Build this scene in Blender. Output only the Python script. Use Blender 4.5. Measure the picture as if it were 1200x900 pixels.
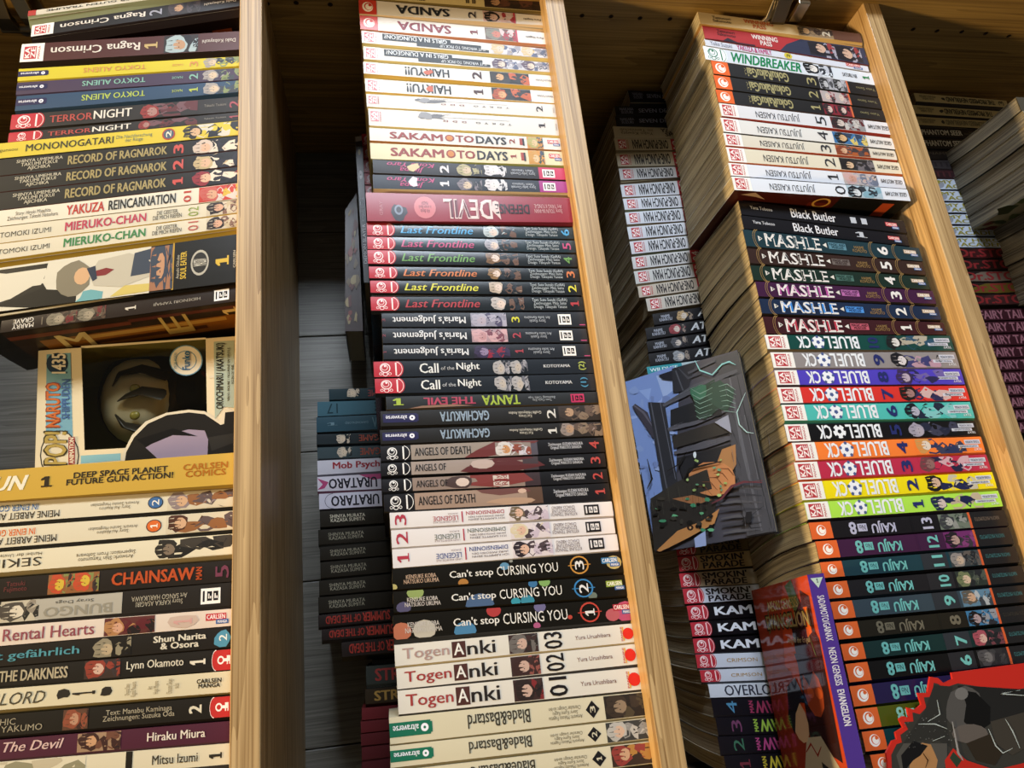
import bpy, math, random
from mathutils import Vector, Matrix

for o in list(bpy.data.objects): bpy.data.objects.remove(o)
SC = bpy.context.scene
COL = SC.collection

# ------------------------------------------------------------------ camera
CAM = Vector((0.02682537, -0.544, -0.0073146))
ROT = Matrix(((0.9823129529, -0.1554132347, -0.1044413184),
              (0.0490315620, -0.3248178120, 0.9445047882),
              (0.1807129448, 0.9329202086, 0.3114525864)))   # rows: right, up, forward
FPX = 860.657
cd = bpy.data.cameras.new('camera'); cam = bpy.data.objects.new('camera', cd); COL.objects.link(cam)
cd.sensor_width = 36; cd.sensor_fit = 'HORIZONTAL'; cd.lens = FPX / 1200 * 36
cd.clip_start = 0.01; cd.clip_end = 20
m3 = Matrix((ROT[0], ROT[1], -ROT[2])).transposed()
cam.matrix_world = Matrix.Translation(CAM) @ m3.to_4x4()
SC.camera = cam

# ------------------------------------------------------------------ light
SC.view_settings.view_transform = 'Standard'; SC.view_settings.look = 'None'
SC.view_settings.gamma = 1; SC.view_settings.use_curve_mapping = False
SC.view_settings.exposure = -0.12
w = bpy.data.worlds.new('room'); SC.world = w; w.use_nodes = True
w.node_tree.nodes['Background'].inputs[0].default_value = (0.80, 0.72, 0.58, 1)
w.node_tree.nodes['Background'].inputs[1].default_value = 0.15
def area(name, loc, aim, sx, sy, power, col):
    l = bpy.data.lights.new(name, 'AREA'); l.shape = 'RECTANGLE'; l.size = sx; l.size_y = sy
    l.energy = power; l.color = col
    o = bpy.data.objects.new(name, l); COL.objects.link(o); o.location = loc
    o.rotation_euler = (Vector(aim) - Vector(loc)).to_track_quat('-Z', 'Y').to_euler()
    o['kind'] = 'light'
    return o
dl = area('window_daylight', (0.20, -1.75, 1.95), (0.25, 0, 0.42), 0.85, 0.50, 13.5, (0.80, 0.89, 1.0))
dl.data.spread = 1.25
area('room_lamp', (-2.9, -0.60, -0.25), (0.4, 0, 0.25), 0.22, 0.22, 175, (1.0, 0.70, 0.34))
area('warm_fill', (-1.25, -1.25, 1.25), (-0.1, 0, 0.1), 0.4, 0.4, 16, (1.0, 0.80, 0.52))  # added warm fill from the left, no known lamp there

# ------------------------------------------------------------------ helpers
def ray(px, py):
    return ROT.transposed() @ Vector((px - 600, 450 - py, FPX))
def at_y(px, py, y):
    d = ray(px, py); return CAM + d * ((y - CAM.y) / d.y)
def at_z(px, py, z):
    d = ray(px, py); return CAM + d * ((z - CAM.z) / d.z)
def lin(h):
    if isinstance(h, (tuple, list)): return tuple(h)
    h = h.lstrip('#'); v = [int(h[i:i+2], 16) / 255 for i in (0, 2, 4)]
    return tuple((c / 12.92 if c < .04045 else ((c + .055) / 1.055) ** 2.4) for c in v)
_m = {}
def paint(h, rough=0.4, mottled=0.0):
    """printed colour, faintly worn"""
    k = (h, rough, mottled)
    if k in _m: return _m[k]
    m = bpy.data.materials.new('printed_colour'); m.use_nodes = True
    nt = m.node_tree; b = nt.nodes['Principled BSDF']
    c = lin(h); b.inputs['Base Color'].default_value = (*c, 1)
    b.inputs['Roughness'].default_value = rough; b.inputs['Specular IOR Level'].default_value = .5 if rough < .3 else .28
    if mottled:
        tc = nt.nodes.new('ShaderNodeTexCoord'); n = nt.nodes.new('ShaderNodeTexNoise'); n.inputs['Scale'].default_value = 90
        r = nt.nodes.new('ShaderNodeValToRGB')
        r.color_ramp.elements[0].position = .35; r.color_ramp.elements[1].position = .65
        r.color_ramp.elements[0].color = (*[x * (1 - mottled) for x in c], 1)
        r.color_ramp.elements[1].color = (*[min(1, x * (1 + mottled * .5) + .01) for x in c], 1)
        nt.links.new(tc.outputs['Object'], n.inputs['Vector']); nt.links.new(n.outputs['Fac'], r.inputs[0]); nt.links.new(r.outputs[0], b.inputs['Base Color'])
    _m[k] = m; return m
def wood(name, dark, light, axis='Z', scale=1.0, rough=0.45):
    """oak: rings and fibre stretched along one axis"""
    m = bpy.data.materials.new(name); m.use_nodes = True; nt = m.node_tree; b = nt.nodes['Principled BSDF']
    N = nt.nodes.new; L = nt.links.new
    tc = N('ShaderNodeTexCoord'); mp = N('ShaderNodeMapping')
    st = {'Z': (22, 14, 1.0), 'X': (1.0, 14, 14)}[axis]
    mp.inputs['Scale'].default_value = [s * scale for s in st]
    L(tc.outputs['Object'], mp.inputs['Vector'])
    n0 = N('ShaderNodeTexNoise'); n0.inputs['Scale'].default_value = 1.6; n0.inputs['Detail'].default_value = 3; n0.inputs['Distortion'].default_value = .4
    L(mp.outputs[0], n0.inputs['Vector'])
    mul = N('ShaderNodeMath'); mul.operation = 'MULTIPLY'; mul.inputs[1].default_value = 9
    fr = N('ShaderNodeMath'); fr.operation = 'FRACT'
    L(n0.outputs['Fac'], mul.inputs[0]); L(mul.outputs[0], fr.inputs[0])
    mp2 = N('ShaderNodeMapping'); mp2.inputs['Scale'].default_value = [s * scale * 28 if s > 2 else s * scale * 5 for s in st]
    L(tc.outputs['Object'], mp2.inputs['Vector'])
    n1 = N('ShaderNodeTexNoise'); n1.inputs['Scale'].default_value = 1.0; n1.inputs['Detail'].default_value = 4
    L(mp2.outputs[0], n1.inputs['Vector'])
    mx = N('ShaderNodeMath'); mx.operation = 'MULTIPLY_ADD'; mx.inputs[1].default_value = .22; 
    L(fr.outputs[0], mx.inputs[0]); L(n1.outputs['Fac'], mx.inputs[2])
    r = N('ShaderNodeValToRGB'); r.color_ramp.elements[0].position = .36; r.color_ramp.elements[1].position = .86
    r.color_ramp.elements[0].color = (*lin(dark), 1); r.color_ramp.elements[1].color = (*lin(light), 1)
    L(mx.outputs[0], r.inputs[0]); L(r.outputs[0], b.inputs['Base Color'])
    bp = N('ShaderNodeBump'); bp.inputs['Strength'].default_value = .15; bp.inputs['Distance'].default_value = .0006
    L(n1.outputs['Fac'], bp.inputs['Height']); L(bp.outputs[0], b.inputs['Normal'])
    b.inputs['Roughness'].default_value = rough
    return m
def page_mat(name, dark, light):
    """paper edge: fine leaves stacked along the thickness (UV v, metres)"""
    m = bpy.data.materials.new(name); m.use_nodes = True; nt = m.node_tree; b = nt.nodes['Principled BSDF']
    N = nt.nodes.new; L = nt.links.new
    uv = N('ShaderNodeTexCoord'); mp = N('ShaderNodeMapping'); mp.inputs['Scale'].default_value = (14, 2600, 1)
    L(uv.outputs['UV'], mp.inputs['Vector'])
    n = N('ShaderNodeTexNoise'); n.inputs['Scale'].default_value = 1; n.inputs['Detail'].default_value = 2.5
    L(mp.outputs[0], n.inputs['Vector'])
    mp3 = N('ShaderNodeMapping'); mp3.inputs['Scale'].default_value = (6, 380, 1); L(uv.outputs['UV'], mp3.inputs['Vector'])
    n3 = N('ShaderNodeTexNoise'); n3.inputs['Scale'].default_value = 1; L(mp3.outputs[0], n3.inputs['Vector'])
    ad = N('ShaderNodeMath'); ad.operation = 'ADD'; L(n.outputs['Fac'], ad.inputs[0]); L(n3.outputs['Fac'], ad.inputs[1])
    r = N('ShaderNodeValToRGB'); r.color_ramp.elements[0].position = .40; r.color_ramp.elements[1].position = .58
    h = N('ShaderNodeMath'); h.operation = 'MULTIPLY'; h.inputs[1].default_value = .5; L(ad.outputs[0], h.inputs[0])
    r.color_ramp.elements[0].color = (*lin(dark), 1); r.color_ramp.elements[1].color = (*lin(light), 1)
    L(h.outputs[0], r.inputs[0]); L(r.outputs[0], b.inputs['Base Color'])
    bp = N('ShaderNodeBump'); bp.inputs['Strength'].default_value = .5; bp.inputs['Distance'].default_value = .0006
    L(n.outputs['Fac'], bp.inputs['Height']); L(bp.outputs[0], b.inputs['Normal'])
    b.inputs['Roughness'].default_value = .85
    return m
PAGES = page_mat('paper_edges', '6c614d', 'b3a686')
def mesh_obj(name, verts, faces, mats, mi=None, parent=None, smooth=None, origin=None, uvs=None):
    """world-space verts -> one mesh object (child verts relative to parent location)"""
    org = parent.matrix_basis.translation if parent and origin is None else (origin or Vector((0, 0, 0)))
    if parent and parent.parent: org = parent.parent.matrix_basis.translation + parent.matrix_basis.translation
    me = bpy.data.meshes.new(name)
    me.from_pydata([tuple(Vector(v) - org) for v in verts], [], faces)
    for m in (mats if isinstance(mats, (list, tuple)) else [mats]): me.materials.append(m)
    if mi:
        for p, i in zip(me.polygons, mi): p.material_index = i
    if smooth:
        for p, s in zip(me.polygons, smooth): p.use_smooth = s
    if uvs:
        l = me.uv_layers.new(name='UVMap'); k = 0
        for f in uvs:
            for u in f: l.data[k].uv = u; k += 1
    o = bpy.data.objects.new(name, me); COL.objects.link(o)
    if parent: o.parent = parent
    else: o.location = org
    return o
def box_geo(x0, x1, y0, y1, z0, z1):
    v = [(x, y, z) for x in (x0, x1) for y in (y0, y1) for z in (z0, z1)]
    f = [(0, 1, 3, 2), (4, 6, 7, 5), (0, 4, 5, 1), (2, 3, 7, 6), (0, 2, 6, 4), (1, 5, 7, 3)]
    return v, f
def box(name, x0, x1, y0, y1, z0, z1, mat, parent=None, bev=0.0):
    v, f = box_geo(x0, x1, y0, y1, z0, z1)
    c = Vector(((x0 + x1) / 2, (y0 + y1) / 2, (z0 + z1) / 2))
    o = mesh_obj(name, v, f, mat, parent=parent, origin=None if parent else c)
    if bev:
        b = o.modifiers.new('edge', 'BEVEL'); b.width = bev; b.segments = 2
    return o
def empty(name, loc):
    o = bpy.data.objects.new(name, None); COL.objects.link(o); o.location = loc; o.empty_display_size = .02
    return o
def structure(o): o['kind'] = 'structure'; return o

# ------------------------------------------------------------------ text cache (built-in font)
_txt = {}
def want(text, bold, ital):
    _txt.setdefault((text, bold, ital), None)
def make_texts():
    tmp = []
    for k in [k for k, v in _txt.items() if v is None]:
        c = bpy.data.curves.new('t', 'FONT'); c.body = k[0]; c.resolution_u = 2
        c.shear = .3 if k[2] else 0
        c.space_line = .8
        c.align_x = 'CENTER' if '\n' in k[0] else 'LEFT'
        o = bpy.data.objects.new('t', c); COL.objects.link(o); tmp.append((k, o))
    dg = bpy.context.evaluated_depsgraph_get(); dg.update()
    for k, o in tmp:
        e = o.evaluated_get(dg); me = e.to_mesh()
        vs = [(v.co.x, v.co.y) for v in me.vertices]; fs = [tuple(p.vertices) for p in me.polygons]
        if k[0] in ('1', 'I'):      # figure one with flag and foot
            vs = [(-.07, 0), (.07, 0), (.07, .7), (-.07, .7), (-.07, .56), (-.22, .46), (-.22, .54), (-.2, 0), (.2, 0), (.2, .07), (-.2, .07)]
            fs = [(0, 1, 2, 3), (3, 4, 5, 6), (7, 8, 9, 10)]
        if k[1]:                    # bold: the same letters laid over themselves, slightly shifted
            sh = [(-.016, 0), (.016, 0)] if k[1] == 1 else [(-.03, -.012), (-.03, .012), (.03, -.012), (.03, .012), (0, 0)]
            n = len(vs); fs = [tuple(i + n * q for i in f) for q in range(len(sh)) for f in fs]; vs = [(x + a, y + b, q * 7e-6) for q, (a, b) in enumerate(sh) for x, y in vs]
        vs = [v if len(v) > 2 else (*v, 0.0) for v in vs]; x0 = min(v[0] for v in vs); x1 = max(v[0] for v in vs); y0 = min(v[1] for v in vs); y1 = max(v[1] for v in vs)
        _txt[k] = ([((x - x0) / (x1 - x0), (y - y0) / max(1e-6, y1 - y0), d) for x, y, d in vs], fs)
        e.to_mesh_clear()
    for k, o in tmp:
        c = o.data; bpy.data.objects.remove(o); bpy.data.curves.remove(c)

# ------------------------------------------------------------------ flat print on a surface
# a Surface maps (s, v, lift) with s,v in 0..1 (s left->right, v bottom->top) to the world
def spin(a, b, f):
    """letter space (a,b) -> box space under rotation flag"""
    if 'u' in f: return 1 - a, 1 - b
    if 'l' in f: return 1 - b, a
    if 'r' in f: return b, 1 - a
    return a, b
def g_text(text, s0, s1, v0, v1, fl):
    bold = 2 if 'B' in fl else (1 if 'b' in fl else 0); ital = 'i' in fl
    vs, fs = _txt[(text, bold, ital)]
    if text in ('1', 'I', '!'):     # narrow figures keep their proportion
        if 'l' in fl or 'r' in fl: m = (v0 + v1) / 2; h = (v1 - v0) * .34; v0, v1 = m - h, m + h
        else: m = (s0 + s1) / 2; h = (s1 - s0) * .34; s0, s1 = m - h, m + h
    out = []
    for a, b, d in vs:
        a, b = spin(a, b, fl); out.append((s0 + a * (s1 - s0), v0 + b * (v1 - v0), d))
    return out, fs
def g_rect(s0, s1, v0, v1, nu=1, nv=4):
    vs = [(s0 + (s1 - s0) * i / nu, v0 + (v1 - v0) * j / nv) for j in range(nv + 1) for i in range(nu + 1)]
    fs = [(j * (nu + 1) + i, j * (nu + 1) + i + 1, (j + 1) * (nu + 1) + i + 1, (j + 1) * (nu + 1) + i) for j in range(nv) for i in range(nu)]
    return vs, fs
def g_blob(cs, cv, rs, rv, n=16, jag=0.0, rnd=None, rot=0.0, clip=None):
    vs = [(cs, cv)]
    for i in range(n):
        a = 2 * math.pi * i / n + rot; k = 1 + (rnd.uniform(-jag, jag) if jag else 0)
        vs.append((cs + math.cos(a) * rs * k, cv + math.sin(a) * rv * k))
    if clip: vs = [(min(max(a, clip[0]), clip[1]), min(max(b, clip[2]), clip[3])) for a, b in vs]
    return vs, [(0, 1 + i, 1 + (i + 1) % n) for i in range(n)]
def g_ring(cs, cv, rs, rv, t=.25, a0=0, a1=360, n=18):
    vs = []; 
    for i in range(n + 1):
        a = math.radians(a0 + (a1 - a0) * i / n)
        for k in (1, 1 - t): vs.append((cs + math.cos(a) * rs * k, cv + math.sin(a) * rv * k))
    return vs, [(2 * i, 2 * i + 2, 2 * i + 3, 2 * i + 1) for i in range(n)]
def g_poly(pts):
    n = len(pts); cx = sum(p[0] for p in pts) / n; cy = sum(p[1] for p in pts) / n
    return [(cx, cy)] + list(pts), [(0, 1 + i, 1 + (i + 1) % n) for i in range(n)]
class Layer:
    """collects coloured flat shapes into one printed mesh"""
    def __init__(s, name): s.name = name; s.v = []; s.f = []; s.mi = []; s.m = []; s.l = []
    def add(s, geo, mat, lift):
        vs, fs = geo; k = len(s.v)
        if mat not in s.m: s.m.append(mat)
        i = s.m.index(mat)
        s.v += [q[:2] for q in vs]; s.l += [lift + (q[2] if len(q) > 2 else 0) for q in vs]
        for f in fs: s.f.append(tuple(k + q for q in f)); s.mi.append(i)
    def build(s, surf, parent):
        if not s.v: return None
        vv = [surf(a, b, l) for (a, b), l in zip(s.v, s.l)]
        return mesh_obj(s.name, vv, s.f, s.m, s.mi, parent)
LB, LS = .00012, .000016
def portrait(L, box_, c, asp, seed, l0, rough=.35, n=1):
    """small generic painted figure: backdrop, hair mass, face, fringe, clothing. asp = width/height of the box"""
    rnd = random.Random(seed); s0, s1, v0, v1 = box_; W = s1 - s0; H = v1 - v0
    bg, hair, skin, cloth = c[:4]
    P = lambda h: paint(h, rough)
    L.add(g_rect(s0, s1, v0, v1), P(bg), l0); clip = box_
    step = W / n
    for k in range(n):
        a0 = s0 + k * step; rs = min(step * .30, H * .50 / asp)
        cx = a0 + rs * 1.15; cy = v0 + H * rnd.uniform(.42, .6)
        # clothing trailing to the right
        for q in range(4):
            far = max(rs * 2.2, step - rs * 1.9)
            L.add(g_blob(cx + rs * .9 + far * (q + .4) / 4, v0 + H * rnd.uniform(.2, .8), far * rnd.uniform(.14, .24), H * rnd.uniform(.25, .6), 8, .4, rnd, rnd.random(), (a0, min(s1, a0 + step * 1.02), v0, v1)), P(cloth if q % 2 == 0 else (c[4] if len(c) > 4 else hair)), l0 + LS * (1 + q * .3))
        L.add(g_blob(cx, cy, rs * 1.1, H * .52, 15, .2, rnd, 0, clip), P(hair), l0 + LS * 3)
        L.add(g_blob(cx + rs * .35, cy - H * .03, rs * .62, H * .30, 10, .08, rnd, 0, clip), P(skin), l0 + LS * 4)
        for q in range(4):
            yy = cy + H * (-.3 + .2 * q)
            L.add(([(cx - rs * .7, yy - H * .09), (cx + rs * rnd.uniform(.1, .5), yy + H * rnd.uniform(-.04, .06)), (cx - rs * .7, yy + H * .1)], [(0, 1, 2)]), P(hair), l0 + LS * 5)
        for q in range(7):
            ax = cx + rs * 1.1 + rnd.uniform(0, max(.001, step - rs * 2.4)); ay = v0 + H * rnd.uniform(.08, .92); dx = rs * rnd.uniform(.3, .9); dy = H * rnd.uniform(-.25, .25)
            g = [(ax, ay), (ax + dx, ay + dy), (ax + dx * .6, ay + dy + H * .05)]
            g = [(min(max(u_, s0), s1), min(max(w_, v0), v1)) for u_, w_ in g]
            L.add((g, [(0, 1, 2)]), P([hair, '1c1a20', bg][q % 3]), l0 + LS * 6)
        for q in range(3):
            yy = cy + H * (-.28 + .26 * q)
            L.add(([(cx - rs * .95, yy), (cx - rs * .3, yy + H * .03), (cx - rs * .35, yy - H * .02)], [(0, 1, 2)]), P(bg), l0 + LS * 5.5)
        for q in (-1, 1):
            L.add(g_blob(cx + rs * .32, cy - H * .03 + q * H * .12, rs * .06, H * .032, 6, 0, None, 0, clip), P('2a2228'), l0 + LS * 6)
# ------------------------------------------------------------------ books
def T(txt, s0, s1, v0, v1, col, fl='', part='title_lettering'): return ('t', txt, s0, s1, v0, v1, col, fl, part)
def A(txt, s0, s1, v0, v1, col, fl=''): return T(txt, s0, s1, v0, v1, col, fl, 'author_lettering')
def V(txt, s0, s1, v0, v1, col, fl='lb'): return T(txt, s0, s1, v0, v1, col, fl, 'volume_number')
def Rc(s0, s1, v0, v1, col, part='spine_band'): return ('r', s0, s1, v0, v1, col, part)
def LG(kind, s0, s1, v0=.1, v1=.9, *a): return ('logo', kind, s0, s1, v0, v1, a)
def PC(s0, s1, cols, seed=1, n=1, v0=0.03, v1=.97): return ('pic', s0, s1, v0, v1, cols, seed, n)
def SH(geo, col, part='spine_picture', lv=2): return ('shape', geo, col, part, lv)

def collect(items):
    for it in items:
        if it[0] == 't': want(it[1], 2 if 'B' in it[7] else (1 if 'b' in it[7] else 0), 'i' in it[7])
        if it[0] == 'logo':
            for t, b in {'kaze': (('KA', 2), ('ZE', 2), ('MANGA', 1)), 'altra': (('altraverse', 1),), 'altrag': (('altraverse', 1),), 'carlsen': (('CARLSEN', 1), ('MANGA', 1)),
                      'carlsenb': (('CARLSEN', 1), ('MANGA', 1)), 'panini': (('PANINI', 1), ('manga', 1)), 'carlcom': (('CARLSEN\nCOMICS', 2),)}.get(it[1], ()): want(t, b, False)

def logo(L, kind, s0, s1, v0, v1, a, asp, l):
    """asp = spine length / thickness; keeps discs round"""
    P = lambda h: paint(h, .35); ds = s1 - s0; dv = v1 - v0; cs = (s0 + s1) / 2; cv = (v0 + v1) / 2
    if kind == 'kaze':
        L.add(g_rect(s0, s1, 0, 1), P('e9e6e0'), l) if not (a and a[0] == 'bare') else None
        L.add(g_rect(s0 + ds * .14, s0 + ds * .68, v0, v1), P('b23a42'), l + LS)
        L.add(g_text('KA', s0 + ds * .18, s0 + ds * .39, v0 + dv * .08, v1 - dv * .08, 'lB'), P('f0e6e2'), l + 2 * LS)
        L.add(g_text('ZE', s0 + ds * .43, s0 + ds * .64, v0 + dv * .08, v1 - dv * .08, 'lB'), P('f0e6e2'), l + 2 * LS)
        L.add(g_text('MANGA', s0 + ds * .74, s0 + ds * .84, v0, v1, 'lb'), P('b23a42'), l + 2 * LS)
    elif kind in ('crunchy', 'crunchyr'):
        bg = 'd8622e' if kind == 'crunchy' else 'c23a30'
        L.add(g_rect(s0, s1, 0, 1), P(bg), l); r = dv / 2; rs = r / asp
        L.add(g_blob(cs, cv, rs, r, 20), P('f2ece4'), l + LS)
        L.add(g_blob(cs + rs * .12, cv + r * .10, rs * .78, r * .78, 18), P(bg), l + 2 * LS)
        L.add(g_blob(cs + rs * .18, cv + r * .02, rs * .62, r * .62, 18), P('f2ece4'), l + 3 * LS)
        L.add(g_blob(cs + rs * .42, cv + r * .38, rs * .30, r * .30, 12), P(bg), l + 4 * LS)
    elif kind in ('pop', 'popk', 'popw'):
        bg, fg = {'pop': ('b4303c', 'f0dcdc'), 'popk': ('17161a', 'e8e6e4'), 'popw': ('e6ecf2', '1d6b4a')}[kind]
        L.add(g_rect(s0, s0 + ds * .86, 0, 1), P(bg), l)
        L.add(g_blob(s0 + ds * .80, .5, ds * .2, .5, 18, 0, None, 0, (0, 1, 0, 1)), P(bg), l)
        r = dv * .36; rs = r / asp; cc = s0 + ds * .38
        L.add(g_ring(cc, cv + dv * .08, rs, r, .2), P(fg), l + LS)
        L.add(g_ring(cc - rs * .1, cv + dv * .12, rs * .62, r * .62, .2), P(fg), l + LS)
        L.add(g_blob(cc, cv + dv * .22, rs * .22, r * .22, 8), P(fg), l + LS)
        L.add(g_ring(cc, cv - dv * .36, rs * .5, r * .42, .3), P(fg), l + 2 * LS)
        for q in (-1, 1): L.add(g_ring(cc + q * rs * .85, cv - dv * .34, rs * .3, r * .3, .35), P(fg), l + LS)
        L.add(g_rect(s0 + ds * .72, s0 + ds * .77, .08, .92), P(fg), l + LS)
        L.add(g_ring(s0 + ds * .72, .5, ds * .24, .5, .08, -75, 75, 10), P(fg), l + LS)
    elif kind in ('altra', 'altrag'):
        bg = '28284e' if kind == 'altra' else '1f6a52'
        L.add(g_rect(s0, s1 - ds * .04, v0, v1), P(bg), l); L.add(g_rect(s0, s1, v0 + dv * .12, v1 - dv * .12), P(bg), l + .5 * LS)
        L.add(g_text('altraverse', s0 + ds * .08, s0 + ds * .68, v0 + dv * .3, v1 - dv * .22, 'ub'), P('e8e8f0'), l + LS)
        r = dv * .3; L.add(g_blob(s0 + ds * .82, cv, r / asp, r, 12), P('e8e8f0'), l + LS); L.add(g_blob(s0 + ds * .82, cv, r / asp * .35, r * .35, 8), P(bg), l + 2 * LS)
    elif kind in ('carlsen', 'carlsenb'):
        bg = (a[0] if a else 'b8343c')
        L.add(g_rect(s0, s0 + ds * .9, v0 + dv * .36, v1), P(bg), l); L.add(g_rect(s0 + ds * .45, s1, v0, v0 + dv * .42), P('3a5f96'), l + LS)
        L.add(g_text('CARLSEN', s0 + ds * .05, s0 + ds * .85, v0 + dv * .48, v1 - dv * .1, 'b'), P('f2ece6'), l + 2 * LS)
        L.add(g_text('MANGA', s0 + ds * .52, s1 - ds * .06, v0 + dv * .08, v0 + dv * .34, 'b'), P('f2ece6'), l + 2 * LS)
    elif kind == 'em':
        bg, fg = (a if a else ('ece9e4', '15151a'))
        L.add(g_rect(s0, s1, v0, v1), P(bg), l)
        L.add(g_rect(s0 + ds * .10, s0 + ds * .2, v0 + dv * .15, v1 - dv * .15), P(fg), l + LS)
        for q in (.32, .64):
            L.add(g_rect(s0 + ds * q, s0 + ds * (q + .25), v0 + dv * .2, v1 - dv * .2), P(fg), l + LS)
            L.add(g_rect(s0 + ds * (q + .06), s0 + ds * (q + .12), v0 + dv * .34, v1 - dv * .34), P(bg), l + 2 * LS)
            L.add(g_rect(s0 + ds * (q + .15), s0 + ds * (q + .21), v0 + dv * .34, v1 - dv * .5), P(bg), l + 2 * LS)
    elif kind == 'panini':
        r = dv * .42; L.add(g_blob(s0 + ds * .45, cv, r / asp, r, 14), P('d22c22'), l + LS)
        L.add(g_rect(s0 + ds * .12, s0 + ds * .2, v0, v1), P('d9a23a'), l)
        L.add(g_text('PANINI', s0, s0 + ds * .1, v0, v1, 'lb'), P('b83a2a'), l + LS)
        L.add(g_text('manga', s0 + ds * .82, s1, v0, v1, 'lb'), P('1c1a1a'), l + LS)
    elif kind == 'key':
        L.add(g_rect(s0 + ds * .12, s1, .02, .98), P('b83230'), l); L.add(g_blob(s0 + ds * .2, .5, ds * .2, .48, 16), P('b83230'), l)
        L.add(g_ring(s0 + ds * .2, .5, ds * .2, .5, .08, 90, 270, 12), P('f2e6e0'), l + LS)
        L.add(g_ring(s0 + ds * .42, .5, ds * .16, .2, .4), P('f2e6e0'), l + LS); L.add(g_rect(s0 + ds * .56, s0 + ds * .86, .43, .57), P('f2e6e0'), l + LS)
        L.add(g_rect(s0 + ds * .7, s0 + ds * .86, .3, .7), P('f2e6e0'), l + LS); L.add(g_rect(s0 + ds * .75, s0 + ds * .81, .3, .43), P('b83230'), l + 2 * LS)
    elif kind == 'carlcom':
        L.add(g_text('CARLSEN\nCOMICS', s0, s1, v0, v1, 'B'), P('a8661c'), l + LS)
    elif kind == 'ball':
        r = dv / 2; rs = r / asp
        L.add(g_blob(cs, cv, rs, r, 16), P(a[0]), l + LS * 3)
        for q in range(5):
            an = math.radians(90 + 72 * q)
            L.add(g_blob(cs + math.cos(an) * rs * .92, cv + math.sin(an) * r * .92, rs * .26, r * .26, 5, 0, None, an), P(a[1]), l + LS * 4)
        L.add(g_blob(cs, cv, rs * .34, r * .34, 5, 0, None, math.radians(-90)), P(a[1]), l + LS * 4)

LABELS = []
def finish(root, label, group=None, cat='book'):
    root['label'] = label; root['category'] = cat
    if group: root['group'] = group
    LABELS.append((label, group))

def print_items(items, surf, parent, asp, rough=.35):
    ly = {}
    def L(n): return ly.setdefault(n, Layer(n))
    for k, it in enumerate(items):
        l = LB + LS * .9 * k
        if it[0] == 't': L(it[8]).add(g_text(it[1], it[2], it[3], it[4], it[5], it[7]), paint(it[6], rough), l + LS * 5)
        elif it[0] == 'r': L(it[6]).add(g_rect(it[1], it[2], it[3], it[4], 1, 4), paint(it[5], rough), l)
        elif it[0] == 'logo': logo(L('publisher_mark'), it[1], it[2], it[3], it[4], it[5], it[6], asp, l)
        elif it[0] == 'pic': portrait(L('spine_picture'), (it[1], it[2], it[3], it[4]), it[5], asp, it[6], l, rough, it[7])
        elif it[0] == 'shape': L(it[3]).add(it[1], paint(it[2], rough), l + LS * it[4])
    for x in ly.values(): x.build(surf, parent)

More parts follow.
